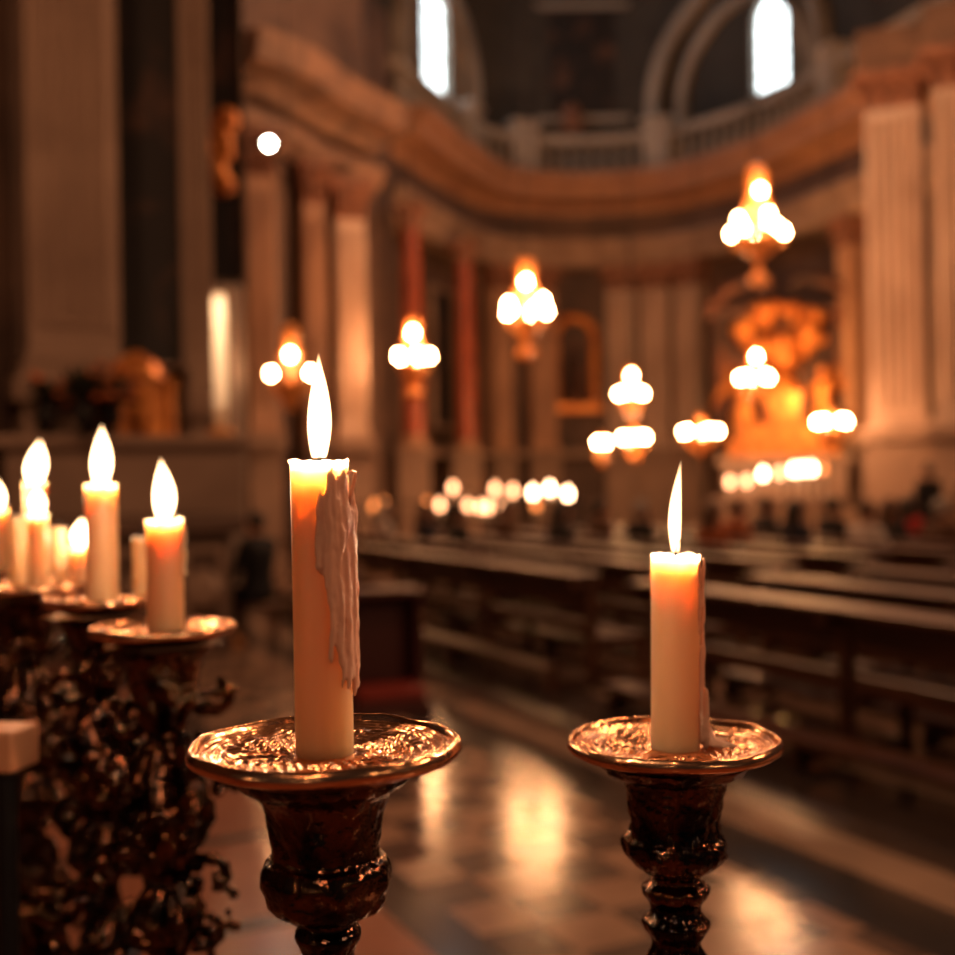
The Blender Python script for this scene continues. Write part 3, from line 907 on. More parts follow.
def make_pew(L):
    o = empty('pew')
    h = L / 2
    bevelled(MB().box(-h, h, .06, .48, .37, .40).build('seat', 'pew', o, smooth=False), .01)
    b = MB().box(-h, h, -.03, .02, .66, .86).box(-h, h, -.02, .02, .40, .50)
    bevelled(b.build('backrest', 'pew', o, smooth=False), .01)
    bevelled(MB().box(-h - .02, h + .02, -.22, .05, .86, .895).build('book_ledge', 'pew', o, smooth=False), .012)
    bevelled(MB().box(-h, h, -.46, -.24, .15, .20).build('kneeler', 'pew', o, smooth=False), .01)
    for x in (-h + .04, 0, h - .04):
        e = MB().box(x - .035, x + .035, -.05, .03, 0, .87).box(x - .03, x + .03, .40, .47, 0, .37).box(x - .03, x + .03, -.05, .47, .31, .37)
        e.box(x - .03, x + .03, -.42, .45, .03, .10).box(x - .03, x + .03, -.40, -.32, 0, .15).box(x - .03, x + .03, -.20, -.03, .78, .86)
        bevelled(e.build('end_frame', 'pew', o, smooth=False), .008)
    return o


ORD = ['front', 'second', 'third', 'fourth', 'fifth', 'sixth', 'seventh', 'eighth', 'ninth', 'tenth', 'eleventh']
BLK = [(3.3, 7.2, 'before the cross aisle'), (8.0, 11.8, 'just past the cross aisle'), (12.0, 15.8, 'well past the cross aisle'), (16.0, 19.2, 'at the rack end')]
protos = {}
for k in range(10):
    c0 = 4.85 + k
    for t0, t1, where in BLK:
        ends = [NV * c0 + UV * t for t in (t0, t1)]
        mid = (ends[0] + ends[1]) / 2
        pxs = [CX + F * e.x / e.y for e in ends]
        if min(pxs) > 965 or max(pxs) < 240 or max(e.y for e in ends) > 18.6: continue
        L = round(t1 - t0, 2)
        if L not in protos:
            protos[L] = make_pew(L); o = protos[L]
        else:
            o = copy_tree(protos[L])
        o.location = mid; o.rotation_euler = (0, 0, PEW_RZ)
        tag(o, 'dark wooden pew of the %s row, %s' % (ORD[k], where), 'pew', 'dark wooden pews')

# prie-dieu with red pad
c = W(384, 715, 8.6)
o = empty('prie_dieu', (c.x, c.y, 0), R(20))
tag(o, 'dark red kneeling desk behind the tall candle', 'kneeler')
bevelled(MB().box(-.27, .27, .12, .17, 0, .82).box(-.27, -.23, -.1, .17, 0, .82).box(.23, .27, -.1, .17, 0, .82).box(-.27, .27, -.3, .17, 0, .1).build('body', 'red_wood', o, smooth=False), .01)
bevelled(MB().box(-.29, .29, -.16, .2, .82, .87).build('desk_top', 'red_wood', o, smooth=False), .01)
bevelled(MB().box(-.24, .24, -.3, .1, .1, .19).build('pad', 'red_pad', o, smooth=False), .03)


# ------------------------------------------------------------------ people
def remesh(mb, voxel, name, smooth_it=3):
    me = mb.mesh(name, False)
    t = bpy.data.objects.new('tmp', me)
    COL.objects.link(t)
    r = t.modifiers.new('r', 'REMESH'); r.mode = 'VOXEL'; r.voxel_size = voxel
    s = t.modifiers.new('s', 'SMOOTH'); s.iterations = smooth_it; s.factor = .5
    dg = bpy.context.evaluated_depsgraph_get()
    out = bpy.data.meshes.new_from_object(t.evaluated_get(dg))
    out.name = name
    out.polygons.foreach_set('use_smooth', [True] * len(out.polygons))
    bpy.data.objects.remove(t)
    return out


def person_meshes(pose, long_hair):
    V = Vector
    if pose == 'sit':
        hip, sh_z, head = .50, 1.0, V((0, .02, 1.21))
        J = {s: dict(hip=V((s * .09, 0, .50)), knee=V((s * .11, .43, .50)), ank=V((s * .11, .40, .085)), toe=V((s * .125, .56, .035)),
                     sh=V((s * .18, -.02, 1.0)), el=V((s * .235, .07, .74)), wr=V((s * .13, .28, .60))) for s in (-1, 1)}
        chest, belly, pel = V((0, -.02, .90)), V((0, -.01, .70)), V((0, 0, .53))
    else:
        hip, sh_z, head = .92, 1.42, V((0, .02, 1.62))
        J = {s: dict(hip=V((s * .09, 0, .90)), knee=V((s * .10, .01, .49)), ank=V((s * .10, -.02, .085)), toe=V((s * .12, .14, .035)),
                     sh=V((s * .18, -.01, 1.41)), el=V((s * .235, -.01, 1.12)), wr=V((s * .235, .10, .88))) for s in (-1, 1)}
        chest, belly, pel = V((0, 0, 1.30)), V((0, 0, 1.10)), V((0, 0, .93))
    neck = V((0, -.01, chest.z + .15))

    def torso(mb, g):
        for x in (-.07, .07):
            mb.capsule(V((x, chest.y, chest.z + .03)), V((x * .8, belly.y, belly.z)), .105 + g, .095 + g)
            mb.capsule(V((x * .8, belly.y, belly.z)), V((x, pel.y, pel.z)), .095 + g, .11 + g)
        mb.capsule(J[-1]['sh'] + V((.02, 0, 0)), J[1]['sh'] - V((.02, 0, 0)), .068 + g, .068 + g)
        return mb

    def arms(mb, g):
        for s in (-1, 1):
            j = J[s]
            mb.capsule(j['sh'], j['el'], .054 + g, .041 + g)
            mb.capsule(j['el'], j['wr'], .041 + g, .029 + g)
        return mb

    def legs(mb, g, feet=False):
        for s in (-1, 1):
            j = J[s]
            mb.capsule(j['hip'], j['knee'], .083 + g, .056 + g)
            mb.capsule(j['knee'], j['ank'] + (V((0, 0, 0)) if feet else V((0, 0, .03))), .054 + g, .036 + g)
            if feet: mb.capsule(j['ank'] + V((0, -.02, -.045)), j['toe'], .037, .033)
        return mb

    body = legs(arms(torso(MB(), 0), 0), 0, True)
    body.capsule(neck - V((0, 0, .05)), head - V((0, 0, .06)), .057, .052)
    body.ball(head, .095, 18, 14, (.82, 1.02, 1.22))
    body.ball(head + V((0, .035, -.06)), .06, 14, 10, (.95, .9, .9))                    # jaw
    body.capsule(head + V((0, .09, .015)), head + V((0, .108, -.025)), .010, .016)        # nose
    body.ball(head + V((0, .088, -.062)), .02, 10, 8, (1.3, .6, .5))                    # mouth
    for s in (-1, 1):
        body.ball(head + V((s * .032, .088, .028)), .013, 10, 8, (1.3, .5, .8))          # eyes
        body.ball(head + V((s * .032, .088, .048)), .012, 10, 8, (1.7, .6, .5))          # brows
        body.ball(head + V((s * .080, -.005, -.005)), .026, 10, 8, (.35, .7, 1.1))       # ears
        w = J[s]['wr']
        d = (w - J[s]['el']).normalized()
        side = V((-s, 0, 0)) if pose == 'sit' else V((0, 1, 0))
        pn = d.cross(side).normalized()
        palm = w + d * .06
        body.capsule(w, palm + d * .02, .026, .033)
        for f, (off, ln) in enumerate(((-.028, .066), (-.009, .076), (.010, .070), (.028, .054))):
            base = palm + d * .035 + side * off
            kn = base + d * ln * .55 + pn * (.006 if pn.z < 0 else -.006)
            tip = kn + d * ln * .4 + V((0, 0, -.018))
            body.capsule(base, kn, .0095, .0088, 8); body.capsule(kn, tip, .0088, .0075, 8)
        tb = w + d * .03 + side * .028
        body.capsule(tb, tb + d * .035 + side * .022, .012, .0105, 8)
        body.capsule(tb + d * .035 + side * .022, tb + d * .062 + side * .024, .0105, .009, 8)
    bme = remesh(body, .009, 'body')
    jk = arms(torso(MB(), .016), .014)
    jk.capsule(neck - V((0, 0, .06)), neck + V((0, 0, .005)), .072, .066)
    if pose == 'sit' or long_hair: jk.capsule(pel + V((-.06, 0, 0)), pel + V((.06, 0, 0)), .135, .135)
    jme = remesh(jk, .014, 'jacket')
    tr = legs(MB(), .014)
    tr.capsule(pel + V((-.06, 0, -.01)), pel + V((.06, 0, -.01)), .118, .118)
    tme = remesh(tr, .014, 'trousers')
    sh = MB()
    for s in (-1, 1):
        j = J[s]
        sh.capsule(j['ank'] + V((0, -.03, -.045)), j['toe'] + V((0, .01, 0)), .042, .038)
    sme = remesh(sh, .012, 'shoes')
    hr = MB()
    hr.ball(head + V((0, -.022, .028)), .098, 18, 14, (.90, 1.0, 1.12))
    if long_hair:
        for s in (-1, 0, 1):
            hr.capsule(head + V((s * .055, -.06, .02)), head + V((s * .065, -.085, -.22)), .06, .045)
    hme = remesh(hr, .010, 'hair')
    return dict(body=bme, jacket=jme, trousers=tme, shoes=sme, hair=hme)


PM = {('sit', 0): person_meshes('sit', False), ('sit', 1): person_meshes('sit', True), ('stand', 0): person_meshes('stand', False), ('stand', 1): person_meshes('stand', True)}


def person(loc, rz, pose, lh, jc, tcol, hair, label, s=1.0, group='congregation in the pews'):
    o = empty('person', loc, rz)
    o.scale = (s, s, s)
    tag(o, label, 'person', group)
    ms = PM[(pose, lh)]
    for nm, m in (('body', 'skin'), ('jacket', 'cloth_' + jc), ('trousers', 'cloth_' + tcol), ('shoes', 'cloth_black'), ('hair', hair)):
        c = bpy.data.objects.new(nm, ms[nm])
        COL.objects.link(c)
        c.parent = o
        if not ms[nm].materials: ms[nm].materials.append(None)
        c.material_slots[0].link = 'OBJECT'
        c.material_slots[0].material = M[m]
    return o


def seat_person(px, k, lh, jc, tcol, hair, label, s=1.0):
    c = 4.85 + k + .27
    sl = (px - CX) / F
    D = c / (.901 * sl + .434)
    person((sl * D, D, 0), PEW_RZ, 'sit', lh, jc, tcol, hair, label, s)


seat_person(866, 4, 0, 'white', 'black', 'hair_brown', 'person in a white shirt seated in the fifth pew row')
seat_person(908, 6, 1, 'red', 'black', 'hair_dark', 'person in a bright red coat seated past the white shirted one')
seat_person(832, 5, 0, 'black', 'black', 'hair_dark', 'person in a black coat and short dark hair in the sixth row')
seat_person(940, 5, 0, 'brown', 'black', 'hair_grey', 'grey haired person in a brown coat in the sixth row')
seat_person(890, 5, 1, 'charcoal', 'black', 'hair_brown', 'person in a charcoal coat with long brown hair in the sixth row')
seat_person(795, 4, 1, 'navy', 'black', 'hair_dark', 'person in a navy coat with long dark hair in the fifth row')
seat_person(765, 5, 0, 'charcoal', 'grey', 'hair_dark', 'person in a charcoal coat and grey trousers near the altar rail candles')
seat_person(735, 4, 0, 'rust', 'black', 'hair_brown', 'person in a rust coat close behind the thin candle')
seat_person(712, 3, 1, 'rust', 'charcoal', 'hair_brown', 'long haired person in a rust coat right beside the thin candle flame')
seat_person(600, 3, 0, 'brown', 'black', 'hair_dark', 'dark haired person in a brown coat in the fourth row')
seat_person(640, 3, 0, 'black', 'black', 'hair_grey', 'grey haired person in a black coat in the fourth row')
seat_person(560, 2, 1, 'charcoal', 'black', 'hair_dark', 'long haired person in a charcoal coat below the rack lights')
seat_person(505, 2, 0, 'brown', 'grey', 'hair_brown', 'brown haired person in a brown coat and grey trousers in the third row')
seat_person(458, 1, 0, 'black', 'black', 'hair_dark', 'person in a black coat in the second row below the rack lights')
seat_person(425, 1, 1, 'navy', 'black', 'hair_brown', 'long haired person in a navy coat in the second row')
c = W(383, 500, 16.9)
seat_person(382, 1, 1, 'white', 'beige', 'hair_grey', 'grey haired person in a white top seated beside the tall candle')
c = W(930, 600, 19.5)
person((c.x, c.y, 0), R(20), 'stand', 0, 'black', 'black', 'hair_dark', 'person in black standing beyond the last pews', 1.0, None)
c = W(968, 600, 17.0)
person((c.x, c.y, 0), R(10), 'stand', 0, 'beige', 'charcoal', 'hair_brown', 'person in a beige coat standing at the picture edge', 1.0, None)
# dark figure seated on a stool near the side wall
c = W(258, 620, 12.3)
ch = empty('stool', (c.x, c.y, 0))
tag(ch, 'low wooden stool under the dark seated figure', 'stool')
bevelled(MB().box(-.2, .2, -.2, .2, .36, .40).build('seat', 'pew', ch, smooth=False), .01)
for sx in (-1, 1):
    for sy in (-1, 1):
        MB().box(sx * .16 - .02, sx * .16 + .02, sy * .16 - .02, sy * .16 + .02, 0, .36).build('leg', 'pew', ch, smooth=False)
person((c.x, c.y, 0.0), R(55), 'sit', 0, 'black', 'black', 'hair_dark', 'dark clothed person seated on a stool between the candles', 1.0, None)


# ------------------------------------------------------------------ candlesticks
def fbm(v):
    return noise.fractal(v, 1.0, 2.0, 3)


def pan_mesh(Rp, seed, NT=320, scal=.0055):
    """engraved drip pan, shallow dish with rolled wavy rim"""
    off = Vector((seed * 3.1, seed * 1.7, 0))
    top = []
    NR = 100
    for j in range(NR + 1):
        t = j / NR
        t = .02 + .98 * t
        row = []
        for i in range(NT):
            a = 2 * PI * i / NT
            rim = 1 + scal * math.sin(9 * a + seed) * t ** 4 + scal * .9 * math.sin(4 * a + 1 + seed) * t ** 4 + scal * .5 * fbm(Vector((math.cos(a) * 3, math.sin(a) * 3, seed))) * t ** 4
            r = Rp * t * rim
            x, y = r * math.cos(a), r * math.sin(a)
            z = .0042 * t ** 2.2
            if t > .93: z += .0026 * math.sin((t - .93) / .07 * PI)
            sw = fbm(Vector((x * 60, y * 60, seed)) + off)
            if .74 < t < .94: z += .00042 * math.sin(t * 105 + .8 * math.sin(5 * a + seed) + 1.2 * sw)
            if .22 < t < .80:
                env = math.sin((t - .22) / .58 * PI)
                fe = abs(math.sin(2.5 * a + .5 * seed + 1.2 * t))
                z += env * (.00075 * math.sin(62 * t + 17 * fe + 2.2 * sw) + .0006 * math.sin(30 * a + 9 * t + 4 * sw) * fe)
            z += .0008 * sw * min(1, t * 3)
            z += .0003 * math.sin(5 * a + seed) * t ** 3
            row.append((x, y, z))
        top.append(row)
    vs, fs = [], []
    for row in top: vs += row
    prof = [(1.005, -.0025), (.985, -.0045), (.9, -.0062), (.78, -.0088), (.66, -.0118), (.5, -.0135), (.2, -.0135)]
    for (t, dz) in prof:
        for i in range(NT):
            a = 2 * PI * i / NT
            rim = 1 + (scal * math.sin(9 * a + seed) + scal * .9 * math.sin(4 * a + 1 + seed)) * t ** 4
            vs.append((Rp * t * rim * math.cos(a), Rp * t * rim * math.sin(a),   .0042 + dz + .0003 * math.sin(5 * a + seed) * t ** 3))
    n = len(top) + len(prof)
    for j in range(n - 1):
        for i in range(NT):
            a, b = j * NT + i, j * NT + (i + 1) % NT
            fs.append((a, b, b + NT, a + NT))
    fs.append(tuple(range(NT))[::-1])
    fs.append(tuple(range((n - 1) * NT, n * NT)))
    return MB().add(vs, fs)


def smooth_prof(prof, n=5):
    pts = catmull([(r, z, 0) for r, z in prof], n)
    return [(max(p.x, .0008), p.y) for p in pts]


def candlestick(px, py, D, Rp, cup, stem, label, seed, m_pan, m_body, rib, group=None, leaf=0):
    c = W(px, py, D)
    o = empty('candlestick', (c.x, c.y, 0))
    tag(o, label, 'candlestick', group)
    H = c.z
    obj('drip_pan', pan_mesh(Rp, seed).mesh('drip_pan', True, 60), m_pan, o, (0, 0, H))

    zlo = min(z for r, z in cup)

    def carve(a, z):
        k = max(0.0, min(1.0, 1 - (z - zlo) / .032))                 # gadroons swell on the lower bulge
        lobes = abs(math.sin(4 * a + 18 * z + seed)) - .55
        n1 = fbm(Vector((math.cos(a) * 1.6, math.sin(a) * 1.6, z * 42 + seed)))
        n2 = fbm(Vector((math.cos(a) * 5, math.sin(a) * 5, z * 130 + seed)))
        return 1 + rib * (2.2 * k * lobes + 1.5 * n1 + 1.0 * n2 + .35 * math.sin(6 * a + 60 * z + 3 * n1))
    MB().lathe(smooth_prof(cup, 12), 192, (0, 0, H), carve).build('cup', m_body, o)
    MB().lathe(smooth_prof([(r, z) for r, z in stem if z > .2], 9), 128, (0, 0, 0), lambda a, z: carve(a, z - H)).build('stem', m_body, o)
    MB().lathe(smooth_prof([(.028, .21), (.034, .19), (.03, .15), (.05, .09), (.085, .04), (.095, .02), (.095, 0)], 5), 48, (0, 0, 0), lambda a, z: 1 + .03 * math.sin(6 * a)).build('base', m_body, o)
    if leaf:
        rnd = random.Random(seed)
        for k in range(leaf):                                  # curling, beaded bronze scrolls round the stem
            a = 2.4 * k + seed; z = H - .045 - .46 * (k + .5) / leaf
            q = rnd.uniform(.7, 1.25) * .02
            dr = Vector((math.cos(a), math.sin(a), 0)); sg = rnd.choice((-1, 1)); base = rnd.uniform(.012, .03)
            tl = Vector((-math.sin(a), math.cos(a), 0)) * rnd.uniform(-.5, .5)
            pts, rad = [], []
            for i in range(22):
                t = i / 21
                th = t * 4.6
                rr = q * (1.15 - .8 * t)
                pts.append((dr + tl) * (base + q * 1.1 - rr * math.cos(th)) + Vector((0, 0, z + sg * rr * math.sin(th))))
                rad.append(.0055 * (1.1 - .5 * t) * (1 + .18 * math.sin(t * 40)))
            mb = MB().tube(pts, rad, 9)
            for i in range(9):                                 # grapes hanging in the curl
                p = (dr + tl) * (base + q * rnd.uniform(.6, 2.0)) + Vector((rnd.uniform(-1, 1), rnd.uniform(-1, 1), rnd.uniform(-1.2, 1))) * q * .6 + Vector((0, 0, z))
                mb.ball(p, rnd.uniform(.0035, .0062), 9, 7)
            mb.build('scroll_ornament', m_body, o)
    return o, H


def prof_px(lst, y0, s, zoff=0):
    return [(hw * s, -(y - y0) * s + zoff) for hw, y in lst]


sL = .53 / F
cupL = prof_px([(92, 768), (84, 779), (71, 787), (62, 800), (57, 820), (54, 846), (55, 853), (60.5, 857), (64.5, 865), (65, 876), (62, 886), (60, 896), (52, 906), (40, 911), (30, 914)], 752, sL)
stemT = [(.0130, -.0715), (.0120, -.0745), (.0142, -.0775), (.0146, -.080), (.0124, -.0845), (.0115, -.088), (.0125, -.094), (.0165, -.103), (.0160, -.110), (.0105, -.118), (.0100, -.126), (.0150, -.135), (.0160, -.142), (.0100, -.155)]
low = [(.012, 1.30), (.016, 1.15), (.023, .95), (.026, .85), (.014, .80), (.030, .74), (.031, .70), (.016, .64), (.020, .42), (.026, .28), (.018, .24), (.028, .205)]
HL = W(325, 754, .53).z
candlestick(325, 754, .53, .0598, cupL, [(r, HL + z) for r, z in stemT] + low, 'copper brass candlestick with broad engraved pan holding the tall dripping candle', 1, 'brass_pan', 'bronze', .028)
sR = .676 / F
cupR = prof_px([(78, 757), (68, 768), (55, 774), (50, 785), (47, 800), (44, 815), (45, 828), (46, 832), (50.5, 836), (51.5, 844), (49, 852), (40, 862), (27, 869)], 746, sR)
stR = prof_px([(26, 869), (23, 877), (32, 884), (31, 892), (24, 902), (25, 910), (33, 918), (30, 927), (23, 939), (27, 950), (34, 962), (30, 972), (22, 985), (25, 1010)], 746, sR)
HR = W(674, 748, .676).z
candlestick(674, 748, .676, .0600, cupR, [(r, HR + z) for r, z in stR] + low, 'copper brass candlestick with wax filled pan under the shorter thin candle', 4, 'brass_pan', 'bronze', .045)

fancy = [(.024, -.06), (.014, -.085), (.022, -.105), (.034, -.135), (.037, -.16), (.022, -.19), (.014, -.205), (.026, -.225), (.028, -.245), (.014, -.27), (.018, -.30), (.03, -.35), (.036, -.40), (.03, -.46), (.016, -.5)]
cupF = [(.048, -.011), (.036, -.02), (.029, -.035), (.026, -.05), (.025, -.062)]
for (px, py, D, Rp, lab, sd, nl) in ((163, 632, 1.0, .0595, 'dark bronze leafy candlestick holding the nearest of the side candles', 7, 30),
                                     (100, 603, 1.15, .053, 'dark bronze leafy candlestick in the middle of the side row', 11, 30),
                                     (27, 588, 1.36, .082, 'wide pan dark bronze candlestick carrying several small candles', 15, 32),
                                     (5, 570, 1.74, .082, 'farthest dark bronze candlestick, half cut by the picture edge', 19, 10)):
    H = W(px, py, D).z
    candlestick(px, py, D, Rp, cupF, [(r, H + z) for r, z in fancy] + low[1:], lab, sd, 'brass_pan', 'bronze', .10, 'bronze candlesticks of the side row', nl)


# ------------------------------------------------------------------ candles
def flame_mesh(h, w, lean=(0, 0), curl=0.0):
    prof = [(0, .58), (.04, .70), (.10, .80), (.2, .93), (.32, 1.0), (.46, .94), (.6, .78), (.74, .54), (.86, .29), (.94, .13), (1.0, .01)]
    mb = MB()
    n = 24
    pp = catmull([(t, r, 0) for t, r in prof], 5)
    vs, fs = [], []
    for p in pp:
        t, r = p.x, max(p.y, .004) * w / 2
        ox = lean[0] * h * t ** 1.6 + curl * h * math.sin(t * PI * 1.2) * .12
        oy = lean[1] * h * t ** 1.6
        for i in range(n):
            a = 2 * PI * i / n
            vs.append((ox + r * math.cos(a), oy + r * math.sin(a), t * h))
    k = len(pp)
    for j in range(k - 1):
        for i in range(n):
            a, b = j * n + i, j * n + (i + 1) % n
            fs.append((a, b, b + n, a + n))
    fs.append(tuple(range(n))[::-1]); fs.append(tuple(range((k - 1) * n, k * n)))
    return mb.add(vs, fs)


def candle(px, py, D, r, h, label, flame=None, power=.5, seed=0, zbase=None, group=None, m='wax', rim=1.0, tilt=0):
    c = W(px, py, D)
    o = empty('candle', (c.x, c.y, c.z if zbase is None else zbase))
    o.rotation_euler = (0, tilt, 0)
    tag(o, label, 'candle', group)
    NT = 96
    prof = [(.0, -.001), (.92, -.001), (1.0, .002)] + [(1.0, .002 + (h - .004) * k / 40) for k in range(1, 41)] + [(1.025 * rim, h - .0012), (.97, h), (.86, h - .0010), (.6, h - .0022), (.3, h - .0028), (.05, h - .0028)]
    vs, fs = [], []
    for (q, z) in prof:
        for i in range(NT):
            a = 2 * PI * i / NT
            wob = 1 + .014 * fbm(Vector((math.cos(a) * 1.5, math.sin(a) * 1.5, z * 7 + seed)))
            zz = z
            if z > h - .0025 and q > .5: zz += .0011 * fbm(Vector((math.cos(a) * 2.4, math.sin(a) * 2.4, seed + 5)))
            vs.append((max(q, .02) * r * wob * math.cos(a), max(q, .02) * r * wob * math.sin(a), zz))
    k = len(prof)
    for j in range(k - 1):
        for i in range(NT):
            a, b = j * NT + i, j * NT + (i + 1) % NT
            fs.append((a, b, b + NT, a + NT))
    fs.append(tuple(range(NT))[::-1]); fs.append(tuple(range((k - 1) * NT, k * NT)))
    MB().add(vs, fs).build('wax_body', m, o, ang=60)
    MB().tube([(0, 0, h - .003), (.0003, 0, h + .003), (.0012, 0, h + .006), (.0026, 0, h + .0085)], [.0011, .0010, .0009, .0007], 8).build('wick', 'wick', o)
    if flame:
        fh, fw, lean, curl = flame
        flame_mesh(fh, fw, lean, curl).build('flame', 'flame', o, (0, 0, h + .0012))
        L = bpy.data.lights.new('flame_light', 'POINT')
        L.energy = power; L.color = (1.0, .68, .43); L.shadow_soft_size = .004
        lo = bpy.data.objects.new('flame_light', L); COL.objects.link(lo); lo.parent = o
        lo.location = (lean[0] * fh * .4, lean[1] * fh * .4, h + fh * .42)
    return o


def drips(o, r, strands, seed, m='wax_pale'):
    """frozen wax runs: (angle, z top, z bottom, width, stand-off)"""
    rnd = random.Random(seed)
    mb = MB()
    for (a, z1, z0, w, off) in strands:
        n = max(6, int((z1 - z0) / .0022))
        pts, rad = [], []
        ph = rnd.uniform(0, 9)
        for i in range(n + 1):
            t = i / n
            z = z1 + (z0 - z1) * t
            aa = a + .07 * fbm(Vector((z * 45, ph, 0))) + .03 * math.sin(z * 200 + ph)
            wv = w * (1 + .30 * fbm(Vector((z * 130, ph, 3))))
            wv *= min(1, .45 + t * 3) * (1.0 if t < .94 else max(.4, 1 - (t - .94) * 9))
            if i == n - 1: wv *= 1.25
            rr = r * .985 + off + .0003 + .0010 * fbm(Vector((z * 90, ph, 7)))
            pts.append((rr * math.cos(aa), rr * math.sin(aa), z)); rad.append(wv)
        mb.tube(pts, rad, 10)
    obj('wax_drip', remesh(mb, .0007, 'wax_drip', 2), m, o)


rL = .0128
hL = .1306
cL = candle(325, 756, .53, rL, hL, 'tall orange candle with thick wax runs in the nearest broad pan', (.0465, .0108, (.02, 0), .06), .95, 1, tilt=R(-.15))
# wax runs cascade down the side facing the aisle
st = []
rnd = random.Random(3)
for a in range(-84, 40, 6):
    ar = R(a + rnd.uniform(-2, 2))
    top_ = hL - .002 - rnd.uniform(0, .005) - (.010 if a < -70 else 0) - (.012 if a > -22 else 0)
    bot = .022 + .055 * max(0, (-a - 30) / 54) ** 1.3 + rnd.uniform(0, .014)
    if a > 5: bot = rnd.uniform(.035, .06)
    st.append((ar, top_, bot, rnd.uniform(.0009, .0016), rnd.uniform(.0000, .0010)))
for a in (-66, -48, -30, -14, -4, 6, 14):
    st.append((R(a), hL - rnd.uniform(.008, .03), rnd.uniform(.028, .055), .0013, rnd.uniform(.0014, .0024)))
drips(cL, rL, st, 5)
mb = MB()                                                   # the loose strand curling off near the top, and the lip opposite
mb.tube([(rL - .0004, -.0020, hL - .0062), (rL + .0018, -.002, hL - .0050), (rL + .0034, -.002, hL - .0056), (rL + .0030, -.002, hL - .0085), (rL + .0016, -.002, hL - .014), (rL + .0004, -.002, hL - .022), (rL - .0002, -.002, hL - .03)], [.0008, .0007, .0008, .0008, .0009, .0011, .0008], 8)
mb.build('wax_curl', 'wax_pale', cL)
mb = MB()
mb.tube([(-rL - .0008, 0, hL - .0004), (-rL + .002, 0, hL - .0002), (-rL + .005, .001, hL - .0010)], [.0008, .0012, .0009], 8)
mb.build('wax_lip', 'wax_pale', cL)

rR, hR = .0137, .1122
cR = candle(675.5, 753, .676, rR, hR, 'shorter pale orange candle with a thin flame by the pews', (.0520, .0072, (.05, 0), -.15), 1.0, 9, tilt=R(1.0))
drips(cR, rR, [(R(-30), hR - .002, hR - .045, .0010, .0002), (R(-8), hR - .002, hR - .030, .0013, .0012), (R(4), hR - .02, hR - .058, .0013, .0018), (R(-2), hR - .045, hR - .085, .0015, .0014), (R(-25), hR - .05, .006, .0014, .0008),
              (R(6), hR - .07, .004, .0017, .0022), (R(-12), hR - .075, .003, .0020, .0030), (R(20), hR - .06, .01, .0012, .0006)], 8)
mb = MB()
mb.tube([(rR + .0005, -.002, .028), (rR + .0030, -.002, .016), (rR + .0065, -.003, .007), (rR + .013, -.004, .0045), (rR + .020, -.005, .0046)], [.0016, .0024, .0032, .0030, .0012], 10)
mb.tube([(rR + .0005, .002, .020), (rR + .0040, .004, .008), (rR + .010, .008, .0045), (rR + .018, .012, .0050)], [.0014, .0026, .0028, .0010], 10)
mb.build('wax_pool', 'wax_pale', cR)

zb1 = W(163, 632, 1.0).z + .001
gS = 'candles of the side row'
c1 = candle(166, 632, 1.0, .0150, W(166, 519, 1.0).z - zb1, 'thick orange candle burning on the nearest side candlestick', (.050, .0185, (-.03, 0), .15), .7, 21, zb1, gS, rim=1.05)
drips(c1, .015, [(R(-8), .088, .045, .0022, .0016), (R(8), .085, .06, .0016, .0012)], 3, 'wax')
zb2 = W(100, 603, 1.15).z + .001
candle(103, 603, 1.15, .0150, W(103, 484, 1.15).z - zb2, 'tallest orange candle burning on the middle side candlestick', (.056, .0195, (.04, 0), .1), .7, 25, zb2, gS, rim=1.05)
candle(142, 600, 1.19, .0085, .060, 'short unlit candle stub behind the nearest thick side candle', None, 0, 27, zb2, gS)
zb3 = W(27, 588, 1.36).z + .001
candle(39, 590, 1.33, .0108, W(39, 514, 1.33).z - zb3, 'slim burning candle on the wide pan near the picture edge', (.030, .0175, (.0, 0), 0), .22, 31, zb3, gS)
candle(83, 583, 1.37, .0135, .045, 'very short candle with a round flame on the wide pan', (.031, .024, (.0, 0), 0), .22, 33, zb3, gS)
candle(60, 580, 1.40, .0095, .066, 'unlit candle stub between the slim and the very short candle', None, 0, 35, zb3, gS)
candle(19, 580, 1.40, .0100, .080, 'unlit candle stub at the outer side of the wide pan', None, 0, 37, zb3, gS)
zb4 = W(5, 570, 1.74).z + .001
candle(36, 570, 1.74, .0145, W(36, 482, 1.74).z - zb4, 'reddish candle with a leaning flame on the farthest side candlestick', (.060, .028, (.16, 0), .1), .6, 41, zb4, gS)
candle(-2, 572, 1.72, .014, W(-2, 508, 1.72).z - zb4, 'burning candle half cut by the picture edge', (.040, .022, (.02, 0), 0), .4, 43, zb4, gS)

# offering box at the picture edge
c = W(6, 726, .98)
o = empty('offering_box', (c.x, c.y, 0), R(-12))
tag(o, 'small pale offering box on a thin post at the picture edge', 'box')
bevelled(MB().box(-.036, .018, -.02, .02, c.z - .034, c.z).build('box_body', 'box_wood', o, smooth=False), .003)
MB().lathe([(.008, .03), (.008, c.z - .04)], 12).build('post', 'iron', o)
MB().lathe([(.09, 0), (.09, .015), (.02, .03)], 20).build('foot', 'iron', o)

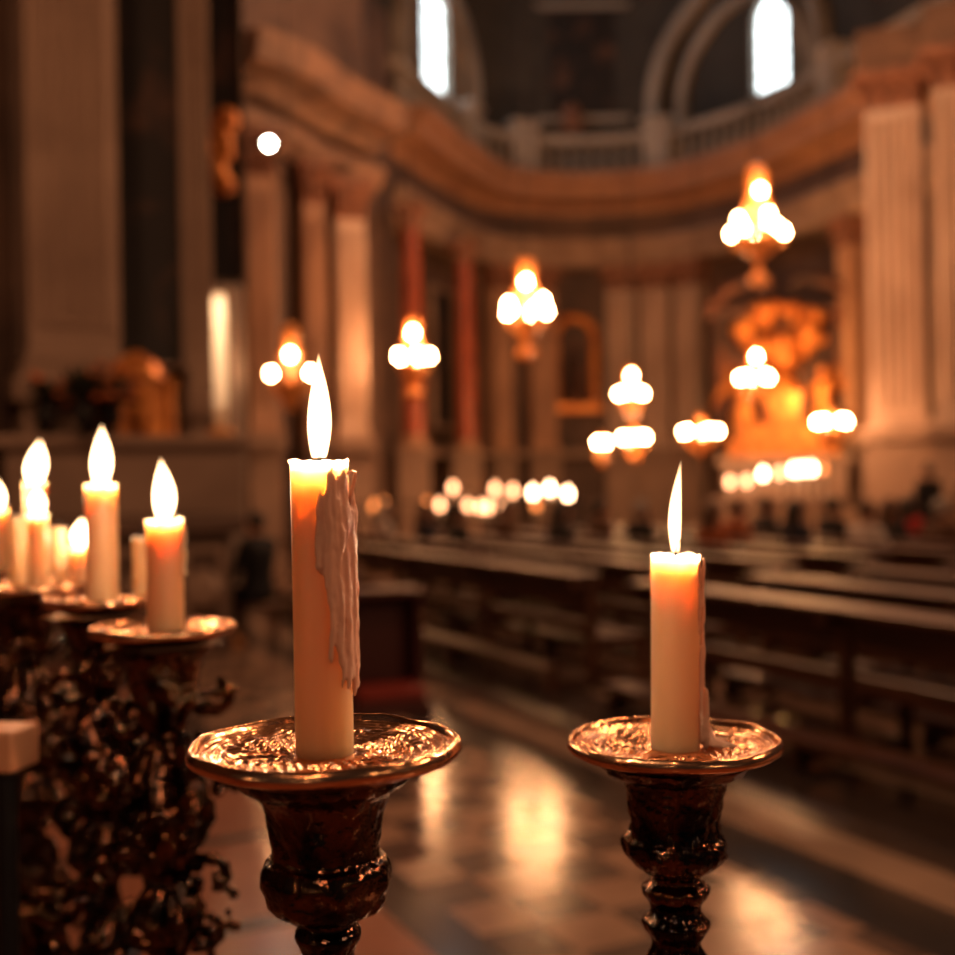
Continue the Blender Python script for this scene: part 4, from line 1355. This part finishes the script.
# ------------------------------------------------------------------ added fill lights out of frame, no fixtures modelled
for (x, y, z, e) in ((2.6, 3.0, 6.2, 240), (-3.3, 6.0, 6.6, 430), (7.5, 9.5, 8.0, 300), (-.6, -2.6, 4.6, 110), (3.4, 17.5, 10.6, 2100), (5.2, 1.2, 4.4, 340)):
    L = bpy.data.lights.new('nave_fill', 'POINT'); L.energy = e; L.color = (1, .48, .235); L.shadow_soft_size = .25
    lo = bpy.data.objects.new('nave_fill', L); COL.objects.link(lo); lo.location = (x, y, z)

for (x, y, z) in ((-.62, .06, 1.60), (.52, .10, 1.62), (-.25, -.45, 1.56)):      # unseen point lights added for sparkles on the bronze
    L = bpy.data.lights.new('sparkle_light', 'POINT'); L.energy = .55; L.color = (1, .62, .34); L.shadow_soft_size = .008
    lo = bpy.data.objects.new('sparkle_light', L); COL.objects.link(lo); lo.location = (x, y, z)

# ------------------------------------------------------------------ world, camera, view
w = bpy.data.worlds.new('dusk')
sc.world = w
w.use_nodes = True
bg = w.node_tree.nodes.get('Background') or w.node_tree.nodes.new('ShaderNodeBackground')
bg.inputs[0].default_value = (0.55, 0.42, 0.38, 1)
bg.inputs[1].default_value = 0.035

cam = bpy.data.cameras.new('camera')
co = bpy.data.objects.new('camera', cam)
COL.objects.link(co)
co.location = (0, 0, HC)
co.rotation_euler = (R(90), ROLL, 0)
cam.sensor_width = 36
cam.lens = 36 * F / 955
cam.clip_start = .01
cam.dof.use_dof = True
cam.dof.focus_distance = .575
cam.dof.aperture_fstop = 5.3
sc.camera = co

vs_ = sc.view_settings
vs_.view_transform = 'Standard'
vs_.look = 'None'
vs_.exposure = 0.0
vs_.gamma = 1.0
vs_.use_curve_mapping = False
sc.cycles.use_denoising = True
sc.cycles.use_adaptive_sampling = False
sc.cycles.max_bounces = 7
sc.cycles.diffuse_bounces = 3
sc.cycles.glossy_bounces = 4
sc.cycles.sample_clamp_indirect = 4.0
sc.cycles.caustics_reflective = False
sc.cycles.caustics_refractive = False
